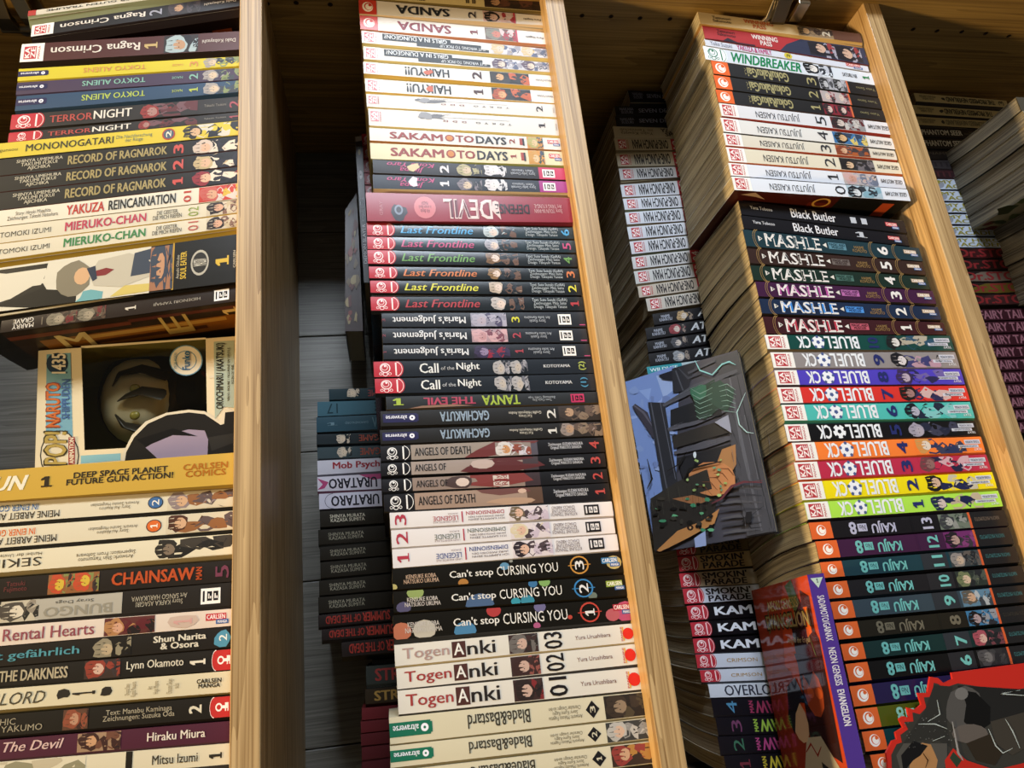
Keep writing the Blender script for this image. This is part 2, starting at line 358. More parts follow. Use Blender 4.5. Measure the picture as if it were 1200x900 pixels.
def make_book(q, d, y, dep=.113, k=0.0, ztop_next=None, group=None, label='', yaw=0.0, cat='book'):
    """q = (LT, RT, RB, LB) spine corners in the plane Y=y; ztop_next=(zL,zR) bottom of the block"""
    LT, RT, RB, LBt = q; cover, items = d['c'], d['i']; rough = d.get('rough', .46)
    zl = min(LBt.z, ztop_next[0]) if ztop_next else LBt.z; zr = min(RB.z, ztop_next[1]) if ztop_next else RB.z
    zl = max(zl, LBt.z - .007); zr = max(zr, RB.z - .007)
    bl = Vector((LBt.x, y, zl)); br = Vector((RB.x, y, zr))
    ch = min(.006, max(.0008, ((LBt.z - zl) + (RB.z - zr)) / 2 * 1.1))
    def back(p, t): # t metres deep
        return Vector((p.x - yaw * t, p.y + t, p.z - k * t * t / dep))
    base = (back(bl, dep) + back(br, dep) + bl + br) / 4
    root = empty(d.get('name', 'manga_book'), base)
    H = ((LT.z - LBt.z) + (RT.z - RB.z)) / 2; Ln = (RT - LT).length; asp = Ln / max(H, 1e-4)
    BUL = .0002
    def surf(s, v, lift):
        a = LBt.lerp(RB, s); b = LT.lerp(RT, s); p = a.lerp(b, v)
        return Vector((p.x, p.y - BUL * (1 - (2 * v - 1) ** 2) - lift, p.z))
    # cover: spine wraps into a top and a bottom board
    vs = []; fs = []; mi = []; sm = []
    K = 6
    for s in (0, 1):
        for j in range(K + 1): vs.append(surf(s, j / K, 0))
    for j in range(K): fs.append((j, K + 1 + j, K + 2 + j, j + 1)); mi.append(0); sm.append(True)
    def add(a, b, c, e, m):
        n = len(vs); vs.extend([a, b, c, e]); fs.append((n, n + 1, n + 2, n + 3)); mi.append(m); sm.append(False)
    n = 4; th = .00036; up = Vector((0, 0, th)); dps = [dep * i / n for i in range(n + 1)]
    # top board
    for i in range(n):
        a, b = dps[i], dps[i + 1]
        add(back(LT, a), back(RT, a), back(RT, b), back(LT, b), 0)
        add(back(LT, b) - up, back(RT, b) - up, back(RT, a) - up, back(LT, a) - up, 2)
        add(back(LT, a) - up, back(LT, a), back(LT, b), back(LT, b) - up, 0)
        add(back(RT, b) - up, back(RT, b), back(RT, a), back(RT, a) - up, 0)
    # bevelled lower edge then bottom board
    cb = [back(bl, ch), back(br, ch)]
    add(LBt, cb[0], cb[1], RB, 1)  # underside colour, often near black to paint in the shade of thin gaps
    bd = [ch] + [x for x in dps if x > ch * 1.5]
    for a, b in zip(bd[:-1], bd[1:]):
        add(back(bl, b), back(br, b), back(br, a), back(bl, a), 1)
        add(back(bl, a) + up, back(br, a) + up, back(br, b) + up, back(bl, b) + up, 2)
        add(back(bl, a), back(bl, a) + up, back(bl, b) + up, back(bl, b), 0)
        add(back(br, b), back(br, b) + up, back(br, a) + up, back(br, a), 0)
    for (t0, b0, c0, s) in ((LT, LBt, cb[0], 0), (RT, RB, cb[1], 1)):   # spine edge thickness
        e = .0012; off = Vector((.0004 if s == 0 else -.0004, 0, 0))
        add(t0, b0, back(b0, e) + off, back(t0, e) + off, 0)
    mesh_obj('cover', vs, fs, [paint(cover, rough), paint(d.get('u', cover), rough, .0), PAPER], mi, root, sm)
    # page block
    ins = .0007; v2 = []; f2 = []; uv = []
    cols = []
    for i in range(n + 1):
        t = .0014 + (dep - .0030) * i / n
        a = back(LT, t) - up * 1.1 + Vector((ins, 0, 0)); b = back(RT, t) - up * 1.1 - Vector((ins, 0, 0))
        c = back(br, t) + up * 1.1 - Vector((ins, 0, 0)); e = back(bl, t) + up * 1.1 + Vector((ins, 0, 0))
        if t < ch: c.z += ch - t; e.z += ch - t
        v2 += [a, b, c, e]; cols.append(t)
    hL = (LT - bl).length; r0 = random.random() * 9
    for i in range(n):
        o0, o1 = 4 * i, 4 * (i + 1)
        f2.append((o0, o0 + 3, o1 + 3, o1)); uv.append([(cols[i], r0 + hL), (cols[i], r0), (cols[i + 1], r0), (cols[i + 1], r0 + hL)])
        f2.append((o0 + 1, o1 + 1, o1 + 2, o0 + 2)); uv.append([(cols[i], r0 + hL), (cols[i + 1], r0 + hL), (cols[i + 1], r0), (cols[i], r0)])
        f2.append((o0, o1, o1 + 1, o0 + 1)); uv.append([(0, r0)] * 4)
        f2.append((o0 + 3, o0 + 2, o1 + 2, o1 + 3)); uv.append([(0, r0)] * 4)
    o1 = 4 * n; f2.append((o1, o1 + 3, o1 + 2, o1 + 1)); uv.append([(0, r0 + hL), (0, r0), (.1, r0), (.1, r0 + hL)])
    f2.append((0, 1, 2, 3)); uv.append([(0, r0)] * 4)
    mesh_obj('page_block', v2, f2, [d.get('pages', PAGES)], None, root, None, None, uv)
    print_items(items, surf, root, asp, rough)
    if d.get('ui'):   # artwork printed on the underside board
        sb = lambda s, v, l: (lambda a, b: a.lerp(b, s) + Vector((0, 0, -l)))(back(bl, ch + (dep - ch) * (1 - v)), back(br, ch + (dep - ch) * (1 - v)))
        print_items([('r', *i[1:6], 'back_cover_picture') if i[0] == 'r' else i for i in d['ui']], sb, root, Ln / dep)
    finish(root, label, group, cat)
    return root
PAPER = paint('d8ccb0', .8)

def stack(rows, y, dep=.113, group=None, kf=lambda t: 0.0, length=None, where=''):
    """rows: (xl,ytl,ybl,xr,ytr,ybr,design,desc[,dy[,length]])"""
    Q = []
    for r in rows:
        yy = y + (r[8] if len(r) > 8 else 0)
        LT = at_y(r[0], r[1], yy); LBt = at_y(r[0], r[2], yy); RT = at_y(r[3], r[4], yy); RB = at_y(r[3], r[5], yy)
        x = (LT.x + LBt.x) / 2; xr = (RT.x + RB.x) / 2
        sl = ((RT - LT).z / (RT.x - LT.x), (RB - LBt).z / (RB.x - LBt.x))
        LT, LBt = Vector((x, yy, LT.z + sl[0] * (x - LT.x))), Vector((x, yy, LBt.z + sl[1] * (x - LBt.x)))
        LEN = r[9] if len(r) > 9 else length
        if LEN and LEN > 0: nx = x + LEN
        elif LEN and LEN < 0: nx = xr
        else: nx = xr
        RT = Vector((nx, yy, LT.z + sl[0] * (nx - x))); RB = Vector((nx, yy, LBt.z + sl[1] * (nx - x)))
        if LEN and LEN < 0:      # keep the right end, run the left end out of the frame
            x2 = nx + LEN
            LT = Vector((x2, yy, RT.z + sl[0] * (x2 - nx))); LBt = Vector((x2, yy, RB.z + sl[1] * (x2 - nx)))
        Q.append([LT, RT, RB, LBt])
    n = len(rows)
    for i in range(n):
        nxt = None
        if i:   # never rise into the book above
            a = Q[i - 1]; b = Q[i]
            for t, bt in ((0, 3), (1, 2)):
                s = (a[2].z - a[3].z) / (a[2].x - a[3].x); zb = a[3].z + s * (b[t].x - a[3].x)
                b[t].z = min(b[t].z, zb - .0001); b[bt].z = min(b[bt].z, b[t].z - .003)
        if i + 1 < n:
            b = Q[i + 1]; a = Q[i]; s = (b[1].z - b[0].z) / (b[1].x - b[0].x)
            nxt = (b[0].z + s * (a[3].x - b[0].x) + .0001, b[0].z + s * (a[2].x - b[0].x) + .0001)
        r = rows[i]
        make_book(Q[i], r[6], Q[i][0].y, dep, kf(i / max(1, n - 1)), nxt, group, r[7] + where)
    return Q

# ---- series designs -------------------------------------------------
WH, IV, BK = 'dcd8d2', 'd8ccae', '141318'
def D(c, i, u=None, **k):
    d = dict(c=c, i=i, u=u or c, **k); collect(i); collect(k.get('ui', [])); return d

def scaled(row, k):
    """pull the print of a rear-row spine towards its visible left end"""
    d = dict(row[6]); it = []
    for i in d['i']:
        i = list(i)
        if i[0] == 't': i[2] *= k; i[3] *= k
        elif i[0] == 'r': i[1] *= k; i[2] *= k
        elif i[0] in ('logo', ): i[2] *= k; i[3] *= k
        elif i[0] == 'pic': i[1] *= k; i[2] *= k
        elif i[0] == 'shape': i[1] = ([(a * k, b) for a, b in i[1][0]], i[1][1])
        it.append(tuple(i))
    d['i'] = it; r = list(row); r[6] = d; return tuple(r)
def ragna(n, c):
    return D(c, [LG('kaze', 0, .10, .14, .84), T('Ragna Crimson', .13, .53, .28, .84, 'd8cfc4', 'ub'), V(str(n), .55, .61, .25, .75, ['9a9aa8', 'b8a06a'][n == 1], 'lb'),
        PC(.64, .80, ('2a2322', '9fb0b4' if n == 1 else '3c3438', 'b08a6a', '1d1c22'), n), A('Daiki Kobayashi', .82, .98, .42, .68, 'cfc6ba', 'u')], '241a18', rough=.4,
        ui=[Rc(0, 1, 0, 1, '1c1412'), Rc(.05, .3, .3, 1, '8a7a44' if n == 1 else '2a1c18'), Rc(.84, .94, .5, .9, '8a4a2c')])
def aliens(n, c, tc):
    return D(c, [LG('altra', 0, .13, .32, .76), T('TOKYO ALIENS', .28, .56, .32, .74, tc, 'ub'), A('NAOE', .68, .73, .4, .6, tc, 'u'), V(str(n), .76, .80, .25, .75, tc),
        PC(.82, 1, (c, '9a9490', 'c8b49a', '3a4048', '7c8a5a'), n + 3)], c)
def terror(n):
    return D('26221f', [LG('pop', 0, .14, .05, .95), T('TERROR', .16, .34, .25, .72, 'a84840', 'b'), T('NIGHT', .345, .51, .25, .82, 'd8d0c4', 'b'),
        PC(.54, .80, ('26221f', '8a3432', 'a07870', '6a4a50', '5a2c30'), n + 11), A('Takashi Tsukimi', .83, .93, .45, .62, '8a8478'), V(str(n), .945, .99, .25, .75, '9a4a54')])
def ragnarok(n, seed):
    return D('1b1914', [A('SHINYA UMEMURA\nTAKUMI FUKUI\nAJICHIKA', .13, .30, .12, .85, 'b8b09a', 'b'), T('RECORD OF RAGNAROK', .32, .70, .22, .78, '9c8c5c', 'B'),
        V(str(n), .725, .765, .18, .82, 'c05048', 'lB'), PC(.80, 1, ('16161a', ['8a2c34', 'b8a47c', 'c6b4a4'][n - 1], 'cfa98c', 'd8cbb8', '22202a'), seed)], '4a1f18')
def mieruko(n, tc, vc):
    return D('cfc6ae', [A('TOMOKI IZUMI', .10, .28, .3, .62, '3a362c'), T('MIERUKO-CHAN', .33, .63, .22, .80, tc, 'B'), A('DIE GEISTER,\nDIE MICH RIEFEN', .655, .765, .2, .82, '4a463c', 'b'),
        V('0' + str(n), .79, .83, .16, .84, vc, 'l'), PC(.86, .995, ('c4b8a0', '2c2220', 'c89c80', '7a5a4a', 'b8a888'), n + 20)], 'b8983a')
def arbeit(n, col, seed):
    return D('d2c8ae', [T('MEINE ARBEIT ALS MISSIONAR', .05, .40, .12, .46, '3a342c', 'ub'), T('IN EINER GOTTLOSEN WELT', .05, .33, .54, .86, col, 'ub'),
        A('Story: Aoi Akashiro\nArtwork: Sonsho Hangetsuban', .50, .66, .28, .70, '6a6252', 'u'), SH(g_blob(.715, .5, .026, .33, 18), '2a2a30', 'volume_number', 0), SH(g_blob(.715, .5, .023, .29, 18), col, 'volume_number', 2),
        V(str(n), .703, .727, .34, .66, 'e8e0d0', 'l'), PC(.755, 1, ('cbbfa4', ['4a2a1c', '8a7a78'][n - 1], 'c8a07c', '8a5a34', '5a4a48'), seed)], '17140f')
L1 = -.20
bay1 = [
 (33, 13, 19, 283, -21, -15, D('c8c0ac', [Rc(0, .035, 0, 1, 'a8342c'), T('DU MÖRDER DER GUTEN TRÄUME', .08, .75, .3, .75, '2c2a26', 'ub')], 'a8b08a', ui=[Rc(0, .14, 0, 1, 'd0bc84'), Rc(.14, .23, 0, 1, '8a9a68'), Rc(.23, .36, 0, 1, 'b09c60'), Rc(.36, .5, 0, 1, '7c9464'), Rc(.5, 1, 0, 1, 'b06858')]), 'thin grey-white spine with a red left end, highest of the left stack', -.006),
 (37, 30, 43, 281, -7, 7, ragna(2, '1d1a1a'), 'black spine with upturned white blackletter title and red square mark, second from top', -.004),
 (24.5, 52, 73, 281, 36.5, 58, ragna(1, '4a2420'), 'brown-to-black spine with white blackletter title and pale blue painted hair', -.003),
 (21.3, 81, 95, 282, 66, 77.5, aliens(3, 'c9b92c', 'c8884a'), 'yellow spine with small dark blue mark at its left end, volume three'),
 (19.5, 97, 111, 282, 79.5, 93, aliens(2, '40324a', '7fb0a0'), 'dull purple spine with pale teal upturned title, under the yellow volume three'),
 (18.5, 113, 130, 282, 94, 108, aliens(1, '2a4460', 'a8b84e'), 'steel blue spine with yellow-green upturned title, under the purple one'),
 (12.8, 135, 152, 283, 113, 130, terror(2), 'dark spine with red and white title and red mark, right above its twin'),
 (10, 156, 167, 283, 131, 141, terror(1), 'dark spine with red and white title, partly hidden by the yellow spine below'),
 (-4, 167, 186, 283, 141, 158, D('cdb738', [A('Onigunsou', .03, .13, .35, .6, '5a5228'), T('MONONOGATARI', .16, .49, .28, .74, '3a3524', 'b'), A('Die Nachforschung\nder Ringe', .50, .64, .2, .76, '6a7a6a'), SH(g_blob(.705, .52, .026, .4, 16), 'b0402c', 'volume_number', 0), SH(g_blob(.705, .52, .021, .32, 16), '4a5a6a', 'volume_number', 1), V('2', .695, .715, .3, .74, 'e8e0c8'), PC(.76, 1, ('cdb738', '2a2a2c', 'c8a480', 'c8c4b8', '20222a'), 5)], '26220f'), 'yellow spine with thin spaced title and round red-rimmed numeral', 0, L1),
 (0, 187, 206, 283.5, 159, 175, ragnarok(3, 31), 'black spine with carved gold title, volume three, uppermost of three alike', 0, L1),
 (0, 207, 225, 283.5, 176, 194, ragnarok(2, 32), 'black spine with carved gold title, volume two, middle of three alike', 0, L1),
 (0, 226, 246, 283.5, 195, 213, ragnarok(1, 33), 'black spine with carved gold title and red-haired figure, lowest of three alike', 0, L1),
 (0, 247, 265, 283.5, 214, 232.5, D('d8d0bc', [A('Story: Hiroki Miyashita\nZeichnungen: Takeshi Natsuhara', .12, .30, .2, .8, '4a4438'), T('YAKUZA', .33, .47, .2, .82, 'b03a2c', 'B'), T('REINCARNATION', .485, .74, .2, .82, '2a2824', 'B'), V('01', .77, .80, .15, .85, 'b03a2c'), PC(.83, 1, ('b8382c', 'b85a50', 'c89a7c', 'c8c0b8', 'c8a83c'), 41)], '8a8064'), 'cream spine with heavy red and black title, below the three black spines', 0, L1),
 (0, 266, 285, 283.5, 233.5, 248.5, mieruko(2, 'b03c50', '8a9a4a'), 'cream spine with brushy crimson title and black-haired portrait', 0, L1),
 (0, 286, 304, 283.5, 250, 265, mieruko(1, '3c7a44', 'b05048'), 'cream spine with brushy green title and yellow lower edge', 0, L1),
 (0, 314, 365, 282, 274, 330, D('15130f', [
     Rc(.12, .66, 0, 1, 'cfc8b4', 'spine_picture'), SH(g_poly([(.12, .12), (.24, .0), (.40, .0), (.40, .25), (.30, .3), (.28, .5), (.29, .95), (.12, .95)]), '1c1a14', 'spine_picture', 1),
     SH(g_blob(.30, .55, .03, .07, 10), 'cfc8b4', 'spine_picture', 2), SH(g_blob(.45, .08, .05, .14, 12, .3, random.Random(3), 0, (.3, .6, 0, .3)), '6aa0a4', 'spine_picture', 2),
     SH(g_blob(.385, .52, .062, .40, 14, .06, random.Random(8)), '7c7460', 'spine_picture', 3), SH(g_blob(.415, .55, .028, .19, 12), 'c8a078', 'spine_picture', 4),
     SH(g_poly([(.44, .55), (.47, .85), (.58, .92), (.66, .7), (.66, .35), (.56, .2), (.46, .3)]), 'b8b09c', 'spine_picture', 4), SH(g_poly([(.45, .5), (.50, .5), (.53, .6), (.50, .66), (.46, .62)]), '7a2a2c', 'spine_picture', 6),
     SH(g_poly([(.59, .40), (.66, .42), (.66, .95), (.60, .9)]), '3c4450', 'spine_picture', 5), SH(g_poly([(.43, .7), (.455, .4), (.47, .45), (.46, .74)]), '2c3444', 'spine_picture', 6),
     SH(g_poly([(.52, .02), (.66, .04), (.66, .2), (.57, .22)]), 'c8b464', 'spine_picture', 4),
     PC(.66, .745, ('9a6c50', '3c4450', 'b88a68', '3c4450'), 77), Rc(.742, .748, 0, 1, 'b08a30'), Rc(.748, 1, 0, 1, '17150f'),
     A('Atsushi Ohkubo', .757, .768, .22, .72, 'b8b09a', 'l'), T('SOUL EATER', .772, .795, .2, .78, 'c8a83a', 'lB'),
     SH(g_blob(.845, .5, .034, .27, 20), 'b0aa9a', 'publisher_mark', 0), SH(g_blob(.845, .5, .028, .22, 18), '2a2822', 'publisher_mark', 1), T('MASSIV', .82, .87, .43, .58, 'c8c2b0', 'lb', 'publisher_mark'),
     V('1', .905, .955, .33, .62, 'c8a83a', 'lB'), T('CARLSEN\nMANGA', .972, .99, .3, .66, 'b8b09a', 'lb', 'publisher_mark')], '17140f', rough=.35), 'very thick black spine with a large pale pictured field and yellow numeral 1', -.004, L1),
 (1, 376, 390, 283, 332, 352, D('2a211b', [T('MARRY\nGRAVE', .045, .13, .12, .9, 'cfc8bc', 'ub'), Rc(.16, .165, .2, .8, '6a5f50'), PC(.18, .42, ('3a3028', '7a7260', '9a8e78', '5c4a3c', '6a2c2c'), 51, 2), V('1', .50, .545, .3, .7, 'd0c8b8'), A('HIDENORI YAMAJI', .62, .82, .38, .62, '9a9284', 'ub'), LG('em', .88, .945, .16, .84)],
     '1d1712', rough=.3, ui=[Rc(0, 1, 0, 1, '2a1c10'), Rc(.1, 1, .55, .80, '8a5a24'), Rc(.25, .9, .72, .78, 'b89048'), Rc(.0, .5, .86, .92, '6a3420'), Rc(.3, .8, .62, .68, '4a2c18'), Rc(.5, 1, .90, .95, '5a2a20'),
        T('M', .17, .30, .6, .85, 'd8c488', 'b', 'back_cover_lettering'), T('E', .62, .74, .6, .92, 'c8b068', 'lb', 'back_cover_lettering'), V('1', .9, .96, .78, .96, 'd8c488')]), 'dark brown spine with white upturned title, resting on the figure box', 0),
]
bay1b = [
 (0, 551, 587, 280, 530, 567, D('bf9a3c', [T('TRIGUN', .10, .345, .30, .78, 'e0d8c0', 'Bi'), V('1', .375, .425, .34, .68, '2a2010', 'B'), A('DEEP SPACE PLANET\nFUTURE GUN ACTION!', .46, .79, .34, .74, '2e2414', 'B'), LG('carlcom', .82, .965, .32, .74)], '8a6c24'), 'wide mustard yellow spine with white title, directly below the figure box', -.004, -.215),
 (0, 589, 613, 280, 572, 593, arbeit(2, '3c6494', 61), 'cream spine with blue disc numeral two and blue subtitle', 0, L1),
 (0, 618, 642, 279, 598, 620, arbeit(1, 'cf6428', 62), 'cream spine with orange disc numeral one and orange subtitle', 0, L1),
 (0, 647, 671, 278, 625, 649, D('d6ccb0', [T('SEKIRO', .14, .36, .2, .62, '3a342a', 'u'), A('Hanbei der Unsterbliche', .18, .36, .70, .86, '5a5444', 'u'), A('Artwork: Shin Yamamoto\nSupervision: From Software', .47, .66, .2, .66, '5a5444', 'u'), PC(.72, .99, ('d6ccb0', '2a2620', '7a6a58', '1f1d1a', '3a342c'), 63)], '9a8c68'), 'cream spine with thin spaced serif title and a dark cloaked figure', 0, L1),
 (0, 678, 702, 277, 656, 681, D('1d1712', [LG('em', .16, .205, .2, .8), A('Tatsuki\nFujimoto', .255, .325, .25, .8, '6a3230'), PC(.39, .55, ('8a5a34', 'b84a2c', 'c8a83a', '7c8048', '3a2c28'), 64, 2), T('CHAINSAW', .59, .86, .22, .82, 'b0481e', 'B'), T('MAN', .865, .885, .2, .8, 'b0481e', 'lB'), V('5', .93, .975, .2, .8, '6a3448')]), 'black spine with blocky orange title beside a small square picture', 0, L1),
 (0, 705, 731, 276, 682, 709, D('1f1b17', [PC(.13, .37, ('b8ae98', '4a443c', 'cfc4ae', '2a2824', '8a8070'), 65, 2), Rc(.36, .63, .04, .96, 'a8a294'), T('BUNGO', .385, .60, .12, .56, '8e8878', 'uB'), T('Stray Dogs', .42, .54, .66, .84, '3a362e', 'u'), A('Story KAFKA ASAGIRI\nArt SANGO HARUKAWA', .66, .84, .25, .72, 'a8a08c', 'u'), LG('em', .885, .95, .14, .82)]), 'black spine with torn grey panel carrying an upturned outlined title', 0, L1),
 (0, 734, 757, 275, 713, 733, D('d4c4b4', [A('Otonaka', .13, .24, .25, .55, '4a4238', 'b'), T('Rental Hearts', .27, .55, .2, .82, '8a4850', 'b'), PC(.58, .74, ('5a2c28', 'a8784c', 'c8987c', '5a1f24', '1f1818'), 66), SH(g_blob(.83, .5, .045, .4, 10, .2, random.Random(2)), 'bfa898', 'volume_number', 0), V('1', .80, .86, .25, .72, 'c89890', 'l'), LG('carlsen', .905, .98, .18, .8)], '3a2c24'), 'pinkish cream spine with blurry mauve blackletter title', 0, L1),
 (0, 758, 781, 274, 734, 758, D('1b1713', [T('Sie liebt gefährlich', .10, .51, .2, .72, '4c8a94', 'b'), PC(.55, .67, ('1b1713', '8a8068', 'b09c7c', '1b1713'), 67), A('Shun Narita\n& Osora', .74, .91, .16, .84, 'd0c8b4', 'B'), SH(g_blob(.965, .5, .030, .42, 10, .25, random.Random(4)), '4c8aa4', 'volume_number', 0), V('2', .952, .978, .34, .66, 'd8e0dc')]), 'black spine with teal title and blue splash numeral two', 0, L1),
 (0, 782.5, 804, 273.5, 760, 785, D('1b1814', [T('PARALLEL IN THE DARKNESS', .10, .48, .2, .80, 'a89c80', 'B'), PC(.53, .64, ('3a2c26', '8a3a2c', 'c8a490', '3a3030'), 68), A('Lynn Okamoto', .66, .84, .26, .78, 'ccc4b0', 'b'), V('1', .86, .91, .3, .7, 'd8d0bc', 'lB'), LG('key', .93, 1)]), 'black spine with tall pale letters and a rounded red end label', 0, L1),
 (0, 807.5, 832, 272.5, 786, 811, D('cfc4a4', [T('OVERLORD', .16, .42, .2, .78, '4a4434', 'i'), V('1', .50, .57, .38, .62, '2a2620', 'lB'), SH(g_blob(.475, .5, .018, .22, 8, .4, random.Random(5)), '2a2620', 'volume_number', 0), SH(g_blob(.60, .5, .018, .22, 8, .4, random.Random(6)), '2a2620', 'volume_number', 0), A('Original Story\nKugane Maruyama', .66, .70, .15, .85, '8a8068', 'l'), A('Art\nHugin Miyama', .73, .77, .2, .8, '8a8068', 'l'), A('Character Design\nso-bin', .79, .83, .15, .85, '8a8068', 'l'), T('CARLSEN\nMANGA', .885, .965, .3, .72, '2e2a22', 'B', 'publisher_mark')], '8a7c54'), 'ivory spine with ornate black title and ornamented numeral one', 0, L1),
 (0, 838, 863, 271.5, 815, 840, D('1a1712', [T('PSYCHIC\nDETECTIVE YAKUMO', .15, .42, .16, .8, '9a9078'), PC(.48, .555, ('5a3c2c', '8a4a34', 'b08468', '3a2620'), 69), A('Text: Manabu Kaminaga\nZeichnungen: Suzuka Oda', .60, .82, .2, .8, 'a89e86'), V('2', .865, .905, .3, .7, 'd0c8b0', 'lB'), LG('key', .93, 1)]), 'black spine with thin grey two-line title and red end label, numeral two', 0, L1),
 (0, 867, 890, 270.5, 845, 868, D('4a1f30', [T('Beauty & The Devil', .13, .49, .18, .84, 'c8a8a0', 'bi'), PC(.53, .66, ('9a7c60', '3c2420', 'c0926c', '6a4434'), 70), A('Hiraku Miura', .74, .92, .3, .74, 'd8ccbc', 'b')]), 'plum red spine with sloping pale title', 0, L1),
 (0, 893, 918, 269.5, 871, 897, D('d0c6aa', [PC(.2, .56, ('d0c6aa', '9a9058', 'c4a078', 'b8ac90', '8a8468'), 71), Rc(.68, .70, 0, 1, '1c1812'), A('Mitsu Izumi', .76, .90, .3, .72, '3a342a', 'b'), V('1', .935, .975, .3, .7, '2a2620', 'lB')]), 'ivory spine with green-haired picture, lowest one visible on the left', 0, L1),
]
# ---------------- bay 2, front
def kz(): return LG('kaze', 0, .09, .12, .88)
def sanda(n, tc, seed):
    return D(WH, [LG('crunchyr', 0, .09, .16, .84), T('SANDA', .19, .47, .18, .82, tc, 'uB'), V(str(n), .57, .61, .2, .8, '26202a' if n == 2 else '6a1c28'), PC(.65, .82, (['6a5a54', '6a2c30'][n - 1] if n == 1 else 'c8a8a4', ['7a7a70', '1c1a20'][n - 1], ['b87060', 'c8a8a0'][n - 1], 'c8b8b8', '9a3440'), seed), Rc(.815, .825, 0, 1, 'b83a50'), A('Paru Itagaki', .87, .965, .4, .62, '26242a', 'ub')], 'd8bc94' if n == 2 else 'b87a58')
def wrong(n, seed):
    return D(WH, [kz(), Rc(.105, .46, .36, .92, '1f2428'), Rc(.28, .62, .10, .66, '1f2428'), Rc(.5, .66, .06, .3, '1f2428'), T('IS IT WRONG TO PICK UP', .40, .64, .16, .42, 'c8ccd0', 'ub'), T('GIRLS IN A DUNGEON?', .115, .44, .50, .86, 'dfe3e6', 'ub'), PC(.67, .99, ('c6c6cc', ['5a4a5c', 'c8b48c'][n - 1], 'cfc0b0', '5a6480', '9a98a4'), seed, 2), A('Story: Fujino Omori\nArt: Kunieda\nDesign: Suzuhito Yasuda', .90, .985, .2, .85, '4a4a54', 'u')], 'd8c684')
def haikyu(n, seed):
    return D(WH, [kz(), T('HAIKYU!!', .21, .44, .14, .84, '1c1c20', 'uB'), SH(g_blob(.33, .5, .02, .22, 8, .4, random.Random(n)), 'b8583c', 'title_lettering', 9), V(str(n), .56, .61, .2, .86, '3a1418', 'lB'), PC(.655, .865, ('1f2022', ['a84c28', '26221f'][n - 1], 'c89a6c', '2a2c30', 'b85a34'), seed), A('Haruichi Furudate', .90, .985, .42, .6, '3a3a40', 'u')], 'd8b45a', )
def ddd(n, cc='d3d0cc'):
    return D(cc, [LG('kaze', 0, .075, .26, .84, 'bare'), SH(g_blob(.32, .70, .065, .16, 11, .45, random.Random(n)), '6a6a6e', 'spine_picture', 0), SH(g_blob(.29, .72, .03, .2, 9, .4, random.Random(n + 4)), '8c8c90', 'spine_picture', 1), A('FUNGUS AND IRON', .33, .42, .84, .90, '7a7a7c', 'u'), Rc(.33, .73, .70, .715, '8a8a8c', 'title_lettering'), T('T  O  K  Y  O', .55, .74, .44, .54, '4a4444', 'ub'), T('D  D  D', .38, .50, .44, .54, '7a3438', 'ub'), V(str(n), .885, .92, .32, .78, '2a2428', 'lb'), A('MANGA', .975, .985, .3, .7, '9a9898', 'l')], 'd8c47c')
def sakamoto(n, c):
    return D(c, [T('SAKAM', .10, .37, .22, .76, '8a3430', 'B'), SH(g_blob(.405, .5, .024, .27, 12), '8a3430', 'title_lettering', 5), SH(g_blob(.405, .5, .017, .2, 12), 'c07a34', 'title_lettering', 7), T('TO', .435, .53, .22, .76, '8a3430', 'B'), T('DAYS', .54, .70, .18, .80, '1f1c20', 'B'), V(str(n), .715, .745, .3, .72, '8a3430', 'lb'), Rc(.77, .785, .25, .8, '9a3a34'), Rc(.785, .795, .2, .8, '26222a'), PC(.81, .895, ('c88a3c', ['c09048', 'a8a468'][n - 1], 'd0b48c', '2c4a48', '3c4a60'), n + 90), LG('carlsen', .92, .985, .3, .8)], 'a87040' if n == 2 else '8a8a4c')
def jimpu(n, c, ec, seed):
    return D(c, [T('Jimpa\nKono Yaro', .07, .31, .12, .86, 'b84c7c', 'ubi'), SH(g_blob(.20, .55, .025, .33, 8, .4, random.Random(n)), 'c8bc94' if n == 2 else 'd8d0dc', 'title_lettering', 8), V(str(n), .335, .38, .18, .8, 'dcd8dc', 'lB'), PC(.42, .55, (c, ['7c747c', 'a8a07c'][n - 1], 'c8b49c', '3a3a40'), seed), PC(.56, .68, (c, 'cfccd0', 'd8d4d4', 'c8c8cc'), seed + 5), A('Story: Seika Churaaik\nTakashi Yamamoto', .70, .83, .25, .72, 'b8bcc4', 'u'), Rc(.85, 1, 0, 1, ec, 'spine_band'), LG('em', .87, .935, .14, .82)], 'c8b890' if n == 1 else '2a2420')
def frontline(n, tc, seed):
    c = '1b2126' if n < 5 else '23323a'
    return D(c, [LG('pop', 0, .13, .06, .94), T('Last Frontline', .155, .50, .22, .80, tc, 'bi'), PC(.55, .71, (c, ['b8b0ac', 'b8a898', '8a6c4c', '7c6048', '9c9aa4', 'b0bcc0'][n - 1], ['d8c4b8'][0], '2a3038', '6a5248'), seed), A('Text: Suzu Suzuki (GoRA)\nZeichnungen: Mito Saito\nDesign: Takayuki Yanase', .75, .92, .1, .9, 'b4bcc0'), V(str(n), .935, .975, .22, .78, tc, 'lb')], '14110f', rough=.22)
def maria(n, tc, pc, seed):
    return D('23272e', [V(str(n), .0, .015, .4, .6, '8a4450'), T("Maria's Judgement", .05, .40, .22, .86, 'd8d8da', 'ub'), PC(.425, .60, pc, seed), V(str(n), .625, .665, .3, .7, tc, 'lb'), A('Story: Kazuki\nArt: Isoko Kamezima', .69, .82, .28, .72, 'aeb2b8', 'u'), LG('em', .86, .925, .14, .84), Rc(.965, .995, .1, .16, 'b84c7c')], '101014', rough=.25)
